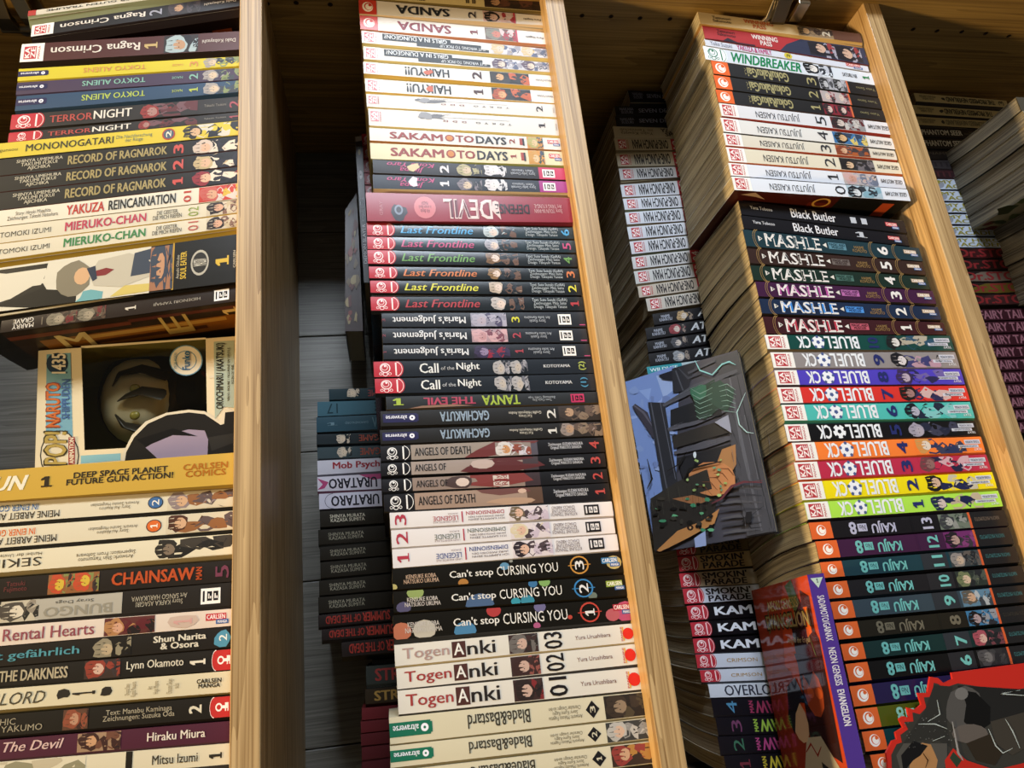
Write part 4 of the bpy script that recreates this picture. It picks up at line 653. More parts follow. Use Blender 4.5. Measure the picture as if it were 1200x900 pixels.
B3 = [
 (819, 14, 27.5, 1009, 40, 50, D('c8b084', [A('Tatsunori\nSakamoto', .08, .19, .3, .8, '4a3c2c', 'b'), T('WINNING\nPASS', .27, .45, .14, .9, 'b0582c', 'B'), PC(.60, .82, ('8a7458', '4a4034', 'b08c64', '5a4a3c', '3a2c24'), 151), Rc(.82, 1, 0, 1, '5a3a2c'), V('2', .75, .80, .2, .7, 'cfc4b0', 'lB')], 'b89050'), 'tan spine with orange two-line title, directly under the metal hinge', -.004),
 (824.5, 29.5, 44.5, 1015, 57, 76, D('a02c30', [A('Tatsunori\nSakamoto', .08, .19, .4, .85, '3a1418', 'b'), T('WINNING\nPASS', .29, .45, .16, .86, 'd8ccc8', 'B'), SH(g_poly([(.0, 0), (.10, 0), (.14, .3), (.2, .05), (.3, .1), (.3, 0)]), '26202c', 'spine_picture'), SH(g_poly([(.45, 0), (.50, .5), (.60, 1), (1, 1), (1, 0)]), '2c3148', 'spine_picture'), PC(.64, .97, ('26242c', '1f1d24', 'c0a08c', '9a98a8', '8a3438'), 152, 2)], '6a1c1c'), 'red spine with white title and jagged dark artwork, second under the hinge', -.002),
 (826, 45, 53, 1017.5, 77, 84, D('c8ccd8', [A('Yoko Suzuki', .03, .16, .2, .8, '4a5064', ''), T('YAKUZA & FAMILY', .19, .40, .1, .9, 'a83a6c', 'B'), SH(g_blob(.50, .45, .025, .5, 8, 0, None, 0, (0, 1, 0, 1)), 'c8b83c', 'volume_number', 0), V('2', .49, .51, .2, .75, '2a2a20'), LG('carlsen', .86, .96, .1, .9)], '9a9eac'), 'very thin bluish white spine with pink lettering, on the green-titled one', -.001),
 (825, 53, 69, 1026, 86, 100, D('cfd6e0', [LG('popw', 0, .13, .05, .95), T('WINDBREAKER', .155, .555, .10, .84, '1d7a4c', 'Bi'), PC(.57, .74, ('cfd6e0', '26282c', 'd8d4d0', 'b8bcc8', '3a3c44'), 153), A('SATORU NII', .80, .885, .34, .64, '2a2c34', 'b'), V('1', .92, .96, .3, .72, '1d7a4c', 'lB')], 'b0a484', rough=.25), 'white spine with big slanted green title'),
 (834.5, 71, 86, 1034, 101, 114, gok(3, ('a8a8b0', '2a2a2c', 'b0b0b4', '8a8a90', '4a4a50'), 154), 'black spine, orange end mark, khaki upturned title, numeral three'),
 (837.5, 88, 103, 1036, 116, 128, gok(2, ('b09c9c', 'a8a0a0', 'c8b4a8', '7a2c34', '3c3438'), 155), 'black spine, orange end mark, khaki upturned title, numeral two'),
 (840, 105, 119.5, 1039, 130, 142, gok(1, ('7a2430', '2c2428', 'c8b0a8', '8a2c38', '1f1c20'), 156), 'black spine, orange end mark, khaki upturned title, numeral one'),
 (844, 121, 135.5, 1044, 144.5, 158, jjk(5, 'd0d0d4', ('5a2428', '2a2426', 'c0b4ac', 'b8b4b0', '8a8a8c'), 157), 'white spine, upturned black title, thin red lower edge, numeral five'),
 (846, 138, 154, 1047, 162.5, 175, jjk(4, 'd4d2ce', ('3a6c9c', '1c1f24', 'c8a478', '2c3c54', 'c8b464'), 158), 'white spine, upturned black title, blue and yellow picture, numeral four'),
 (849, 156, 170, 1050, 177, 187.5, jjk(3, 'cfc8b8', ('a0542c', '7a3c28', 'c8a080', '4a4044', '3a3438'), 159), 'cream-white spine, upturned black title, rust picture, numeral three'),
 (852.5, 172.5, 189, 1055.5, 191, 204, jjk(2, 'd2cab4', ('2a2624', '1f1c1c', 'c8a888', '2c2a30', '6a6468'), 160), 'cream spine, upturned black title, orange lower edge, numeral two'),
 (855, 191, 205.5, 1060, 207.5, 221, jjk(1, 'd2d4da', ('b8a8a0', 'c09c98', 'b88c7c', '9a98a4', '6a7080'), 161), 'white spine, upturned black title, pink-haired picture, numeral one'),
 (859, 207, 222.5, 1065, 222, 235.5, jjk(0, 'd4d8e0', ('a0b4c0', '1c1e24', 'c8ccd0', '2c343c', '7aa0b0'), 162), 'white spine with dark red pictured underside, numeral zero', -.009),
 (867, 235, 251, 1061, 259, 273, butler(2), 'black spine with white blackletter title and roman numeral two', .005),
 (870, 252.5, 267.5, 1064, 275.5, 288, butler(1), 'black spine with white blackletter title and roman numeral one', .004),
 (872.5, 269, 288, 1079, 291, 306, mash(6, '1d353e', '24444e', '5a8494'), 'dark petrol spine with white-outlined spiky title, numeral six'),
 (877, 291, 308, 1083, 307.5, 322, mash(5, '332320', '2a1c18', '6a605c'), 'dark brown spine with white-outlined spiky title, numeral five'),
 (881, 311, 328, 1088, 324.5, 339, mash(4, '1a2c26', '1a2c26', '4a6c64'), 'dark forest green spine with white-outlined spiky title, numeral four'),
 (887, 330, 347, 1095, 341, 356, mash(3, '3c1c3c', 'a84c94', 'b068a4'), 'purple spine with pink spiky title, numeral three'),
 (891, 350, 367, 1101, 360, 374.5, mash(2, '1c2a44', '3c84d0', '4c8cd4'), 'navy spine with bright blue spiky title, numeral two'),
 (896, 371, 391, 1107.5, 378, 392, mash(1, '391a20', 'b03a4c', 'b85868'), 'maroon spine with crimson spiky title, numeral one'),
 (897.5, 392.5, 409, 1116, 393.5, 411, lock(10, '12443f', ('17403c', '1c1c20', 'd0ccc8', 'a8a090', '2a4c64'), 171), 'dark teal green football spine, numeral ten'),
 (904.5, 413, 431, 1122, 412.5, 431, lock(9, '8a8484', ('8a8484', '1c1c22', 'd0c8c8', '3c3c6c', 'b08c9c'), 172), 'grey football spine, numeral nine'),
 (909, 434, 451, 1128, 432.5, 450.5, lock(8, '4c3eb4', ('4c3eb4', '3a2c50', 'b0a0b0', '2a2850', '6a5c9c'), 173), 'violet-blue football spine, numeral eight'),
 (912.5, 454, 472.5, 1134, 452, 469.5, lock(7, 'cf322c', ('cf322c', '1f1c1c', '9a7470', '2c2a50', 'c8a8a4'), 174), 'bright red football spine, numeral seven'),
 (917.5, 474.5, 493, 1139.5, 471, 490, lock(6, '4cb4ac', ('4cb4ac', '1a1f28', 'a8a8b8', '20283c', '7cbcbc'), 175), 'turquoise football spine, numeral six'),
 (921, 497.5, 517.5, 1144.5, 493, 510, lock(5, '101014', ('101014', '9a94a4', 'a8a0ac', '24283c', '3a3c50'), 176), 'black football spine, numeral five'),
 (930, 519, 540, 1152, 511.5, 530, lock(4, 'ee7c34', ('ee7c34', 'c89050', 'd8c8b8', '2a3458', '3a3c54'), 177), 'orange football spine, numeral four'),
 (932.5, 542, 562.5, 1158.5, 532.5, 551, lock(3, 'b42c48', ('b42c48', '6a4044', '8a6460', '242440', 'c8a0a8'), 178), 'raspberry football spine, numeral three'),
 (938, 565, 586.5, 1165.5, 553, 572, lock(2, 'e8d414', ('e8d414', '14141c', 'c8a890', '20264c', 'c0b8a0'), 179), 'yellow football spine, numeral two'),
 (944.5, 589, 609, 1172.5, 575, 593.5, lock(1, 'a8dc4c', ('a8dc4c', '20264a', 'c8b8b0', '1c2248', 'b8a890'), 180), 'lime green football spine, numeral one'),
 (949.5, 612.5, 632.5, 1179, 597.5, 616, kaiju(13, '16151a', 'b0b0c8', ('6a7468', '3a3c40', '9c9c98', '8a8c88', '3c4840'), 181), 'black monster-series spine, pale lilac upturned title, numeral thirteen'),
 (957.5, 634.5, 655, 1185, 617.5, 637.5, kaiju(12, '3c1c3c', TQ, ('6a2c64', '241f26', 'a88c84', '3a343c', '7c3c70'), 182), 'plum monster-series spine, turquoise upturned title, numeral twelve'),
 (962.5, 659, 677.5, 1192, 640, 659, kaiju(11, '1c3a44', TQ, ('3a4044', '8a8480', 'b8a490', '26282c', '5a5450'), 183), 'petrol monster-series spine, turquoise upturned title, numeral eleven'),
 (969, 682.5, 702, 1200, 662.5, 682, kaiju(10, '1d1c20', TQ, ('2c3430', '6c7454', 'c8b098', '24262a', '4a5048'), 184), 'black monster-series spine, turquoise upturned title, numeral ten'),
 (975, 705.5, 726, 1206, 685, 705, kaiju(9, '34424c', TQ, ('5a7c94', '5a544c', 'c09c80', 'a8acb0', '3a4048'), 185), 'blue-grey monster-series spine, turquoise upturned title, numeral nine'),
 (981, 730, 749.7, 1213, 708, 727, kaiju(8, '1f1c16', '6a6454', ('3c7098', '1c1a1c', 'a08c90', '2a2c34', '8a8c94'), 186), 'black monster-series spine, dull khaki upturned title, numeral eight'),
 (987, 755, 774.7, 1220, 730, 750, kaiju(7, '142e2e', TQ, ('26282c', '9a4c58', 'c8a498', '1f2024', '6a3c44'), 187), 'dark green monster-series spine, turquoise upturned title, numeral seven'),
 (993, 778, 800, 1226, 753, 773.5, kaiju(6, '0e0e10', TQ, ('2c2c2e', '4a484a', '6c6a6a', '3a3a3c', '26262a'), 188), 'black monster-series spine, turquoise upturned title, numeral six'),
 (998, 804, 828.5, 1232, 778, 801, kaiju(5, '231c44', TQ, ('2c2648', '2a2a30', 'a88c84', '3a3450', '54506a'), 189), 'indigo monster-series spine partly behind the jagged card, numeral five'),
 (1004.5, 831, 855, 1238, 804, 827, kaiju(4, '4c5414', '8ac4b0', ('4c5414', '2a2a30', 'a88c84', '3a3450', '54506a'), 190), 'olive green monster-series spine partly behind the jagged card'),
 (1012, 857.5, 881, 1244, 830, 853, kaiju(3, '12383c', TQ, ('12383c', '2a2a30', 'a88c84', '3a3450', '54506a'), 191), 'dark teal monster-series spine low behind the jagged card'),
 (1022, 884.5, 908, 1250, 856, 879, kaiju(2, '26262a', TQ, ('26262a', '2a2a30', 'a88c84', '3a3450', '54506a'), 192), 'lowest monster-series spine, its end cut by the bottom of the picture'),
 (1028, 911, 934, 1256, 882, 904, kaiju(1, '30241c', TQ, ('26262a', '2a2a30', 'a88c84', '3a3450', '54506a'), 193), 'monster-series spine under the lowest one, just outside the picture'),
]
# ---------------- bay 3, back row
def opm(n, c): return D(c, [LG('kaze', .015, .17, .12, .88, 'bare'), T('ONE-PUNCH MAN', .185, .565, .10, .9, '1c1a1e', 'uB'), Rc(.60, .70, 0, 1, 'a8323a'), V('%02d' % n, .615, .685, .12, .88, 'd8d0cc', 'l'), PC(.70, 1, (c, '3a3438', 'c8a890', 'b8a83c'), n + 200)], '5a5c44' if n in (8, 5) else '6a5c44')
def atom(n, seed): return D('131216', [A('MAJIME\nKAIHATSU', .07, .22, .22, .78, 'a8acb8', 'b'), PC(.27, .47, ('131216', ['8a8c90', '4a4a50', '8a3a40', 'a88c64'][n - 1], 'c0b4a8', '2c2a30', '8a7c70'), seed), T('ATOM', .52, .95, .2, .84, 'c4c8cc', 'Bi')])
def deadly(n): return D('14131a', [A('NAKABA\nSUZUKI', .05, .20, .2, .82, '7c8094', 'b'), T('SEVEN DEADLY SINS', .25, .90, .3, .72, '8c90a4', 'b'), ], '14131a')
K3 = [
 (737, 106, 118, 774, 108, 118.5, deadly(3), 'black spine with dim silver capitals, topmost of the rear stack under the ceiling', 0, .10),
 (721, 124.5, 135.5, 777, 124.5, 135.5, deadly(2), 'black spine with dim silver capitals, upper of the pair in the rear stack', 0, .13),
 (721.5, 136.5, 147, 777, 136.5, 147, deadly(1), 'black spine with dim silver capitals, lower of the pair in the rear stack', 0, .13),
 (719, 148, 160, 785, 150, 161, D('b0a488', [A('Yoko Kawata\nim Tennisclub', .07, .42, .2, .8, '4a4438', 'u'), T('YAKUZA\nSPORT', .50, .85, .1, .9, '3c302c', 'B')]), 'beige spine with broken dark lettering, on top of the white rear series', 0, .13),
] + [(a, b, c, d, e, f, opm(n, col), 'white rear-row spine with narrow black upturned capitals, %s of the series' % w, 0, .13) for (a, b, c, d, e, f), n, col, w in (
 ((720.5, 162, 176, 785, 163, 176), 12, 'b4a88c', 'topmost'), ((723, 180, 195, 788, 178, 194), 11, 'b8ad94', 'second from top'), ((726, 197.5, 211, 789, 195.5, 208), 10, 'c4c4c4', 'third from top'),  # upper whites browned: the top board's shade is put into the colour
 ((728, 216.5, 231, 792, 212, 228), 9, 'c8cad0', 'fourth from top'), ((731, 233, 246, 795, 229, 243), 8, 'c8cad0', 'fifth from top'), ((733.5, 249, 263, 800, 244, 259), 7, 'c8cad0', 'sixth from top'),
 ((736, 266, 280.5, 802, 260.5, 275), 6, 'c8cad0', 'sixth from bottom'), ((739, 283, 298, 805, 276.5, 291), 5, 'c8c8cc', 'fifth from bottom'), ((741, 301, 315.5, 808, 293.5, 308), 4, 'c4c2c0', 'fourth from bottom'),
 ((744, 318, 333, 810, 309.5, 325), 3, 'c0beba', 'third from bottom'), ((748, 335.5, 349, 813, 326, 340), 2, 'b8ac9c', 'second from bottom'), ((758, 350, 365, 823, 341, 355.5), 1, 'bcb4a8', 'lowest'))] + [
 (765.5, 368, 381, 821, 360, 373, atom(4, 221), 'black rear-row spine with blond picture, first under the white series', 0, .11),
 (757, 384.5, 398, 824.5, 374.5, 388, atom(3, 222), 'black rear-row spine with red and white picture', 0, .11),
 (758.5, 400, 413, 826.7, 390, 403, atom(2, 223), 'black rear-row spine with grey picture', 0, .11),
 (760.7, 414.5, 428.5, 831, 405.5, 419, atom(1, 224), 'black rear-row spine with pale pink picture, above the propped picture cover', 0, .11),
 (759, 430, 446, 831, 421, 437, D('a8b8bc', [Rc(0, .4, .45, 1, '2c8a94'), A('WILDLIFE', .03, .35, .6, .85, 'd8e0e0', 'b')]), 'pale spine with teal corner label peeking above the propped picture cover', 0, .11)]
def smokin(n, c, cut=False): return D(c, [LG('pop', 0, .21, .06, .94), T("SMOKIN'\nPARADE", .23, .70, .06, .94, '14131a', 'B')], '26221c', rough=.3)  # upper spines tan instead of bluish white: propped cover's shadow put into the colour
def kam(n): return D('101014', [LG('pop', 0, .21, .06, .94), T('KAM', .27, .66, .24, .80, 'dce0e8', 'B')], rough=.3)
def crim(n): return D('c6ccd8', [LG('pop', 0, .20, .06, .94), T('CRIMSON', .30, .61, .36, .64, 'a8843c', '')], '3a3a40', rough=.3)
def saw(n, tc, nc): return D('14131a', [V(str(n), .14, .24, .15, .85, nc, 'l'), T('MAN', .36, .40, .14, .86, tc, 'lB'), T('CHAINSAW', .42, 1.0, .12, .86, tc, 'uB')], '1f1d24', rough=.3)
K3b = [
 (792, 634, 651.7, 876, 627, 644, smokin(5, '6a5838'), 'dark tan spine just under the propped picture cover, red end mark', 0, .15),
 (795, 652.7, 670, 878, 645, 663.5, smokin(4, 'b09464'), 'tan spine with heavy black two-line title, first fully visible', 0, .15),
 (797, 672, 688.5, 880, 666, 684, smokin(3, 'a8987c'), 'half tan half pale spine with heavy black two-line title', 0, .15),
 (801, 690, 708, 884, 685, 702.5, smokin(2, 'c4cad6'), 'bluish white spine with heavy black two-line title', 0, .15),
 (806, 710, 727, 888, 704, 722.7, kam(3), 'black spine, blocky white title, uppermost of three beside the tilted red cover', 0, .15),
 (810, 729.5, 746, 888, 724, 742, kam(2), 'black spine, blocky white title, middle of three beside the tilted red cover', 0, .15),
 (813, 748.5, 765.6, 889, 744.5, 763, kam(1), 'black spine, blocky white title, lowest of three beside the tilted red cover', 0, .15),
 (816, 767, 783, 889, 764.5, 780.5, crim(2), 'white spine with thin gold title and red end mark, upper one', 0, .15),
 (821, 785.5, 799.5, 894, 782.5, 797, crim(1), 'white spine with thin gold title and red end mark, lower one', 0, .15),
 (831, 802, 817.6, 897, 800, 816, D('c8ced8', [T('OVERLORD', .15, .78, .12, .9, '2c3040', 'b')], '4a4c54'), 'white spine with ornate grey blackletter capitals, above the four black ones', 0, .15),
 (834.7, 819, 838.5, 900, 818, 838, saw(4, '9c3a5c', '4c84a8'), 'black rear spine with dark pink blocky title, blue numeral four', 0, .15),
 (840, 841, 861.5, 904, 839.5, 859.6, saw(3, '9cc04c', '6a3c5c'), 'black rear spine with lime blocky title, purple numeral three', 0, .15),
 (842.5, 863.3, 884, 908, 861, 881, saw(2, 'b04880', '3c6a54'), 'black rear spine with magenta blocky title, green numeral two', 0, .15),
 (850, 886, 907, 912, 882.5, 902.5, saw(1, 'c8b83c', '6a2c38'), 'black rear spine with yellow blocky title, red numeral one', 0, .15)]
# ---------------- bay 2, back row
def blame(n, c, tc, seed): return D(c, [PC(.28, .50, (c, 'b8a894', 'c8b49c', '26282c'), seed), T('GAME', .62, .92, .2, .82, tc, 'ub')], '1c2226', rough=.15)
def murata(n, sh='c0b8a4'): return D('1d1913', [A('SHINYA MURATA\nKAZASA SUMITA', .14, .64, .26, .74, sh, '')], '100e0a', rough=.3)
def summer(n): return D('1c1310', [T('OF THE DEAD', .10, .58, .18, .84, '8a2a20', 'uB'), T('SUMMER', .60, .98, .12, .9, '9a3226', 'uB')], '120c0a', rough=.4)
K2a = [(424 + q[0], q[1], q[2], 445 + q[0], q[1] + .5, q[2] + .5, D('8a2430', [LG('pop', 0, .13, .06, .94), Rc(.13, 1, 0, 1, q[3])], rough=.2), 'red-ended spine hidden behind the middle stack, %s of five slivers' % q[4], 0, .15) for q in (
 (0, 157, 171, '2c2a30', 'highest'), (1, 172.5, 186, '2c2a30', 'second'), (2, 187.5, 202, 'b0a8b0', 'third'), (3, 203, 216, 'b0a8b0', 'fourth'), (4, 217.5, 232, 'b0a8b0', 'lowest'))]
K2b = [
 (385.5, 456, 468.5, 439, 454.5, 466.7, blame(5, '26363c', '8a4444', 231), 'glossy dark spine shifted right, topmost of the rear middle stack', 0, .16),
 (372, 471, 488, 440, 469, 484.5, D('3c5c68', [T('17', .14, .30, .15, .85, '22363e', 'u'), A('BLAME', .85, .97, .2, .85, '1c2a30', 'l')], '1a262a', rough=.12), 'shiny steel-blue rear spine, second from top, with a bright reflection', 0, .17),
 (371, 489, 506.7, 442, 486, 503, D('284450', [T('I', .12, .34, .4, .6, '5c7680', ''), A('DÄMONENLORD', .42, .76, .42, .6, '5c7680', 'u'), T('VIII', .82, .99, .15, .85, '4c6870', 'b')], '1a262a', rough=.2), 'plain dark blue-teal rear spine with faint lettering', 0, .17),
 (371, 509, 521, 444.5, 506.7, 518.5, blame(3, '242c30', '8a4434', 232), 'dark rear spine with small face and dull red letters, upper of two', 0, .17),
 (372, 524.5, 537.8, 444, 522, 535, blame(2, '384448', '8a4434', 233), 'glossy rear spine with small face and dull red letters, lower of two', 0, .17),
 (372, 540, 556.7, 444, 536.7, 552, D('b4b0b8', [T('Mob Psycho', .22, 1.0, .2, .84, '8a2c34', 'B')], '6a6870', rough=.25), 'lilac-white rear spine with red blocky title', 0, .17),
 (372, 559, 576, 444, 555, 573, D('b8b2bc', [SH(g_poly([(.0, .9), (.16, .6), (.1, .2), (.0, .1), (.12, .5)]), '9a3c64', 'spine_picture'), SH(g_poly([(.6, 1), (.98, 1), (.98, .7), (.8, .6)]), '9a3c64', 'spine_picture'), T('URATARO', .16, .86, .14, .82, '24222a', 'uB')], '5a3444', rough=.25), 'lilac-white rear spine with black title and magenta splashes', 0, .17),
 (374, 579, 597, 445, 574, 593, D('b4b0bc', [SH(g_ring(.2, .5, .12, .5, .06, 90, 270), '4a4a54', 'spine_picture'), T('URATARO', .17, .86, .14, .82, '24222a', 'uB')], '44404c', rough=.25), 'lilac-white rear spine with black title and thin drawn lines', 0, .17),
 (375, 599, 617.8, 445.5, 595.5, 613, murata(6), 'near-black rear spine with small white author names, glossy upper edge', 0, .17),
] + [(a, b, c, d, e, f, murata(n, '8c8674'), 'near-black rear spine with small dim author names, %s' % w, 0, .17) for (a, b, c, d, e, f), n, w in (
 ((373, 621, 638.5, 446, 616, 633), 5, 'second of the six'), ((375, 641.5, 657, 448, 635, 651), 4, 'third of the six'), ((375.5, 659, 677.5, 448.7, 653, 671), 3, 'fourth of the six'), ((374, 680.7, 698, 453, 673, 691), 2, 'fifth of the six'), ((373, 700, 719, 458, 693, 711), 1, 'lowest of the six'))] + [
 (373, 721, 735, 461, 713, 727, summer(3), 'black rear spine with upturned blood-red title, uppermost of three', 0, .17),
 (377, 738, 750.7, 461, 729.5, 744, summer(2), 'black rear spine with upturned blood-red title, middle of three', 0, .17),
 (400.5, 753, 770, 462, 747, 764, summer(1), 'black rear spine with upturned blood-red title, lowest and shifted right', 0, .17),
 (436, 773, 779, 466, 771, 776, D('15110e', []), 'thin dark spine in the shadow above the stencilled pair', .01, .14),  # made-up book, its near black stands in for the gap's shadow
 (429, 781, 802.5, 464, 777, 800, D('2c302c', [T('STR', .12, .46, .16, .84, '8a3430', 'B')], rough=.35), 'dark grey-green rear spine with large red capitals', 0, .17),
 (428, 808, 825.5, 464, 804, 822, D('2a2014', [T('STR', .12, .46, .16, .84, '9a783c', 'B')], rough=.35), 'dark brown rear spine with large gold capitals', 0, .17),
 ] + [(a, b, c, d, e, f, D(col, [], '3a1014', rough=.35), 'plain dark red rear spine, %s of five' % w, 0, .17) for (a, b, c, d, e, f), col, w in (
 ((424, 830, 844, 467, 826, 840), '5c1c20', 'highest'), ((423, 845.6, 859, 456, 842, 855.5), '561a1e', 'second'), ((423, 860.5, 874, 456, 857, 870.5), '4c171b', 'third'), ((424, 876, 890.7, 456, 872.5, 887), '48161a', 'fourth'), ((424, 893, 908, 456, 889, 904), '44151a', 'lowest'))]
# ---------------- bay 4, back row
def prom(n, c): return D(c, [A('KAIU SHIRAI\nPOSUKA DEMIZU', .05, .22, .25, .78, '4a4434', 'u'), SH(g_blob(.30, .5, .02, .2, 8, .3, random.Random(n)), '4a4434', 'title_lettering', 0), T('THE PROMISED NEVERLAND', .33, .86, .2, .82, '3a3428' if n > 1 else '7c7250', 'uB'), V(str(n), .90, .955, .2, .8, '4a4434', 'l')], '2a2014', rough=.5)
def seer(n): return D('1c1812', [T('PHANTOM SEER', .07, .50, .22, .78, 'cfc8b4', 'B'), A('Text: Togo Goto\nZeichnungen: Kento Matsuura', .52, .76, .3, .7, '6a6454')], rough=.4)
def hero(n): return D('b4bccc', [SH(g_blob(.12, .5, .06, .42, 12), '8a8c94', 'spine_picture', 0), T('MY HERO', .12 if n > 1 else .1, .62, .54, .92, '8a8434', 'B'), T('ACADEMIA', .18, .75, .08, .48, '8a8434', 'B'), PC(.76, 1, ('6a7048', '3a4028', '8a8454', '2c2c24'), n + 240)], '14141a', rough=.3)
def stone(n, c): return D('1f1412', [SH(g_poly([(.0, .1), (.3, .9), (.9, .95), (.95, .2), (.4, 0)]), c, 'spine_picture'), T('Dr.STONE', .12, .86, .12, .9, '7c2426', 'B')], '1c1008', rough=.4)
def fort(n): return D('34141c', [T('FAIRY TAIL', .10, .56, .12, .88, '8a5a64', 'B'), A('HIRO', .68, .92, .3, .7, 'a89ca0', 'b')], '1c0a10', rough=.4)
X4 = 1072
K4 = [
 (1072, 109, 118.5, 1180.5, 118, 126, prom(3, 'dcc890'), 'pale khaki spine under the dark ceiling, topmost at far right', 0),
 (1070, 123, 133, 1178, 131, 140, prom(2, 'd0bc84'), 'khaki spine, second from top at far right', 0),
 (1072, 136.5, 146, 1180, 143, 152, prom(1, 'c0ac78'), 'dim khaki spine with faded title at far right', 0),
 (1072, 149, 160, 1181, 153, 163, seer(2), 'brownish black spine with grey block title at far right, upper', 0),
 (1075, 161.5, 173.5, 1184, 164.5, 176, seer(1), 'brownish black spine with grey block title at far right, lower', 0),
 (1078, 176, 186, 1187, 178, 188, D('1c1410', [A('NAME', .1, .3, .5, .8, '5a5040')]), 'plain dark brown spine at far right above the grey one', 0),
 (1080, 187.5, 197, 1190, 189, 199, D('3a3436', [T('TITAN', .1, .5, .2, .8, '2a2426', 'B')]), 'dull grey spine at far right', 0),
 (1083, 198.5, 209, 1193, 200, 211, D('2a1418', [T('TITAN', .1, .5, .2, .8, '4a2428', 'B')]), 'dull dark red spine at far right', 0),
] + [(1086 + 3.6 * q, 210 + 13.7 * q, 221.5 + 13.6 * q, 1196 + 3.8 * q, 211 + 13.6 * q, 222.5 + 13.6 * q, hero(q + 2), 'bluish white spine with olive lettering at far right, %s of six' % wv, 0) for q, wv in enumerate(('topmost', 'second', 'third', 'fourth', 'fifth', 'lowest'))] + [
 (1108 + 4.6 * q, 290.5 + 13.7 * q, 303 + 13.7 * q, 1220 + 4.6 * q, 289.5 + 13.5 * q, 302 + 13.5 * q, stone(q, c), '%s with carved red letters at far right' % wv, 0) for q, (c, wv) in enumerate((('3a1414', 'black and dark red spine, topmost,'), ('2a1614', 'blackish spine, second,'), ('6a5c50', 'brown-grey spine'), ('5a4a18', 'brown spine with a yellow streak,'), ('3a1c1c', 'black spine just above the maroon ones,')))] + [
 (1136 + 4.6 * q, 363 + 14.7 * q, 376 + 14.7 * q, 1250 + 4.6 * q, 360 + 14.4 * q, 373 + 14.4 * q, fort(q), 'maroon spine with dull pink letters at far right, %s of its series' % wv, 0) for q, wv in enumerate(('topmost', 'second from top', 'third from top', 'fourth from top', 'fifth from top', 'sixth from top', 'seventh from top', 'eighth from top', 'ninth from top', 'tenth from top'))]

K3 = [scaled(r, .88) for r in K3]; K3b = [scaled(r, .64) for r in K3b]; K2b = [scaled(r, .37) for r in K2b]
make_texts()
# ------------------------------------------------------------------ cabinet
P1, P2, P3, TH, ZC, YB = -.07775, .20685, .55936, .01922, .58533, .26628
ZF = -.185
OAK = wood('oak_upright', '7f6139', 'c2a374', 'Z', 1.0, .42)
OAKX = wood('oak_board', '75592c', 'b5924f', 'X', .8, .5)
GREY = wood('smoked_back_board', '4c4a42', '74716a', 'X', 1.6, .45)
for nm, x in (('wall_left_divider', P1), ('wall_middle_divider', P2), ('wall_right_divider', P3)):
    o = structure(box(nm, x, x + TH, 0, YB, ZF, ZC, OAK, bev=.0007))
structure(box('wall_left', P1 - .42, P1 - .40, 0, YB, ZF, ZC, OAK))
structure(box('wall_right', P3 + .50, P3 + .52, 0, YB, ZF, ZC, OAK))
ceil = structure(box('ceiling', P1 - .42, P3 + .52, -.022, YB + .01, ZC, ZC + .02, OAKX))
# peg holes in the ceiling board: flat rimmed discs, the socket's darkness painted on
HOLE = paint('20150a', .8); RIM = paint('3a2812', .6)
for px, py in ((313, 4), (347, 3), (387, 5), (682, 18), (716, 19), (750, 21), (785, 22), (1070, 34), (1098, 36), (1127, 37), (1155, 39), (1182, 42)):
    p = at_z(px, py, ZC); r = .0021
    vs = []; fs = []; N_ = 10
    for q, (rr, dz) in enumerate(((r * 1.25, -.0002), (r, -.0003), (r * .9, .0), )):
        for i in range(N_): vs.append((p.x + rr * math.cos(i * 2 * math.pi / N_), p.y + rr * math.sin(i * 2 * math.pi / N_), ZC + dz))
    for q in range(2):
        for i in range(N_): fs.append((q * N_ + i, q * N_ + (i + 1) % N_, (q + 1) * N_ + (i + 1) % N_, (q + 1) * N_ + i))
    fs.append(tuple(2 * N_ + i for i in range(N_)))
    vs = [Vector(v) - Vector((0, 0, .0002)) for v in vs]
    mesh_obj('peg_hole', vs, fs, [RIM, HOLE], [0] * (2 * N_) + [1], ceil, origin=None)
floor = structure(box('floor', P1 - .42, P3 + .52, -.01, YB + .01, ZF - .02, ZF, OAKX))
backw = empty('wall_back', (.2, YB, ZF)); backw['kind'] = 'structure'
zs = [ZF, -.10, .0585, .1965, .3335, .47, ZC]
for i in range(len(zs) - 1):
    o = box('board', P1 - .42, P3 + .52, YB + (.0006 if i % 2 else 0), YB + .012, zs[i] + .0006, zs[i + 1] - .0006, GREY, backw, .0008)
box('backing', P1 - .42, P3 + .52, YB + .013, YB + .018, ZF, ZC, HOLE, backw)

# ------------------------------------------------------------------ stacks
S1 = 'on the left'
stack(bay1, .016, .113, 'books stacked in the left bay above the figure box', lambda t: -.05, None, ', left stack')
stack(bay1b, .016, .116, 'books stacked in the left bay below the figure box', lambda t: .0, None, ', left stack')
stack(M2, .018, .113, 'books in the front stack of the middle bay', lambda t: .03, None, '')
stack(B3[:13], .018, .113, 'books in the front stack of the right bay', lambda t: 0, None, '')
stack(B3[13:], .018, .113, 'books in the front stack of the right bay', lambda t: min(.13, .02 + t * .5) , None, '')
stack(K3, .135, .113, 'books in the rear stack of the right bay', lambda t: .0, None, '')
stack(K3b, .13, .113, 'books in the lower rear stack of the right bay', lambda t: -.08, None, '')
stack(K2a, .14, .113, 'red-ended books behind the middle stack', lambda t: .0, None, '')
stack(K2b, .145, .113, 'books in the rear stack of the middle bay', lambda t: .0, None, '')
stack(K4, .125, .113, 'books in the rear stack at far right', lambda t: .0, None, '')
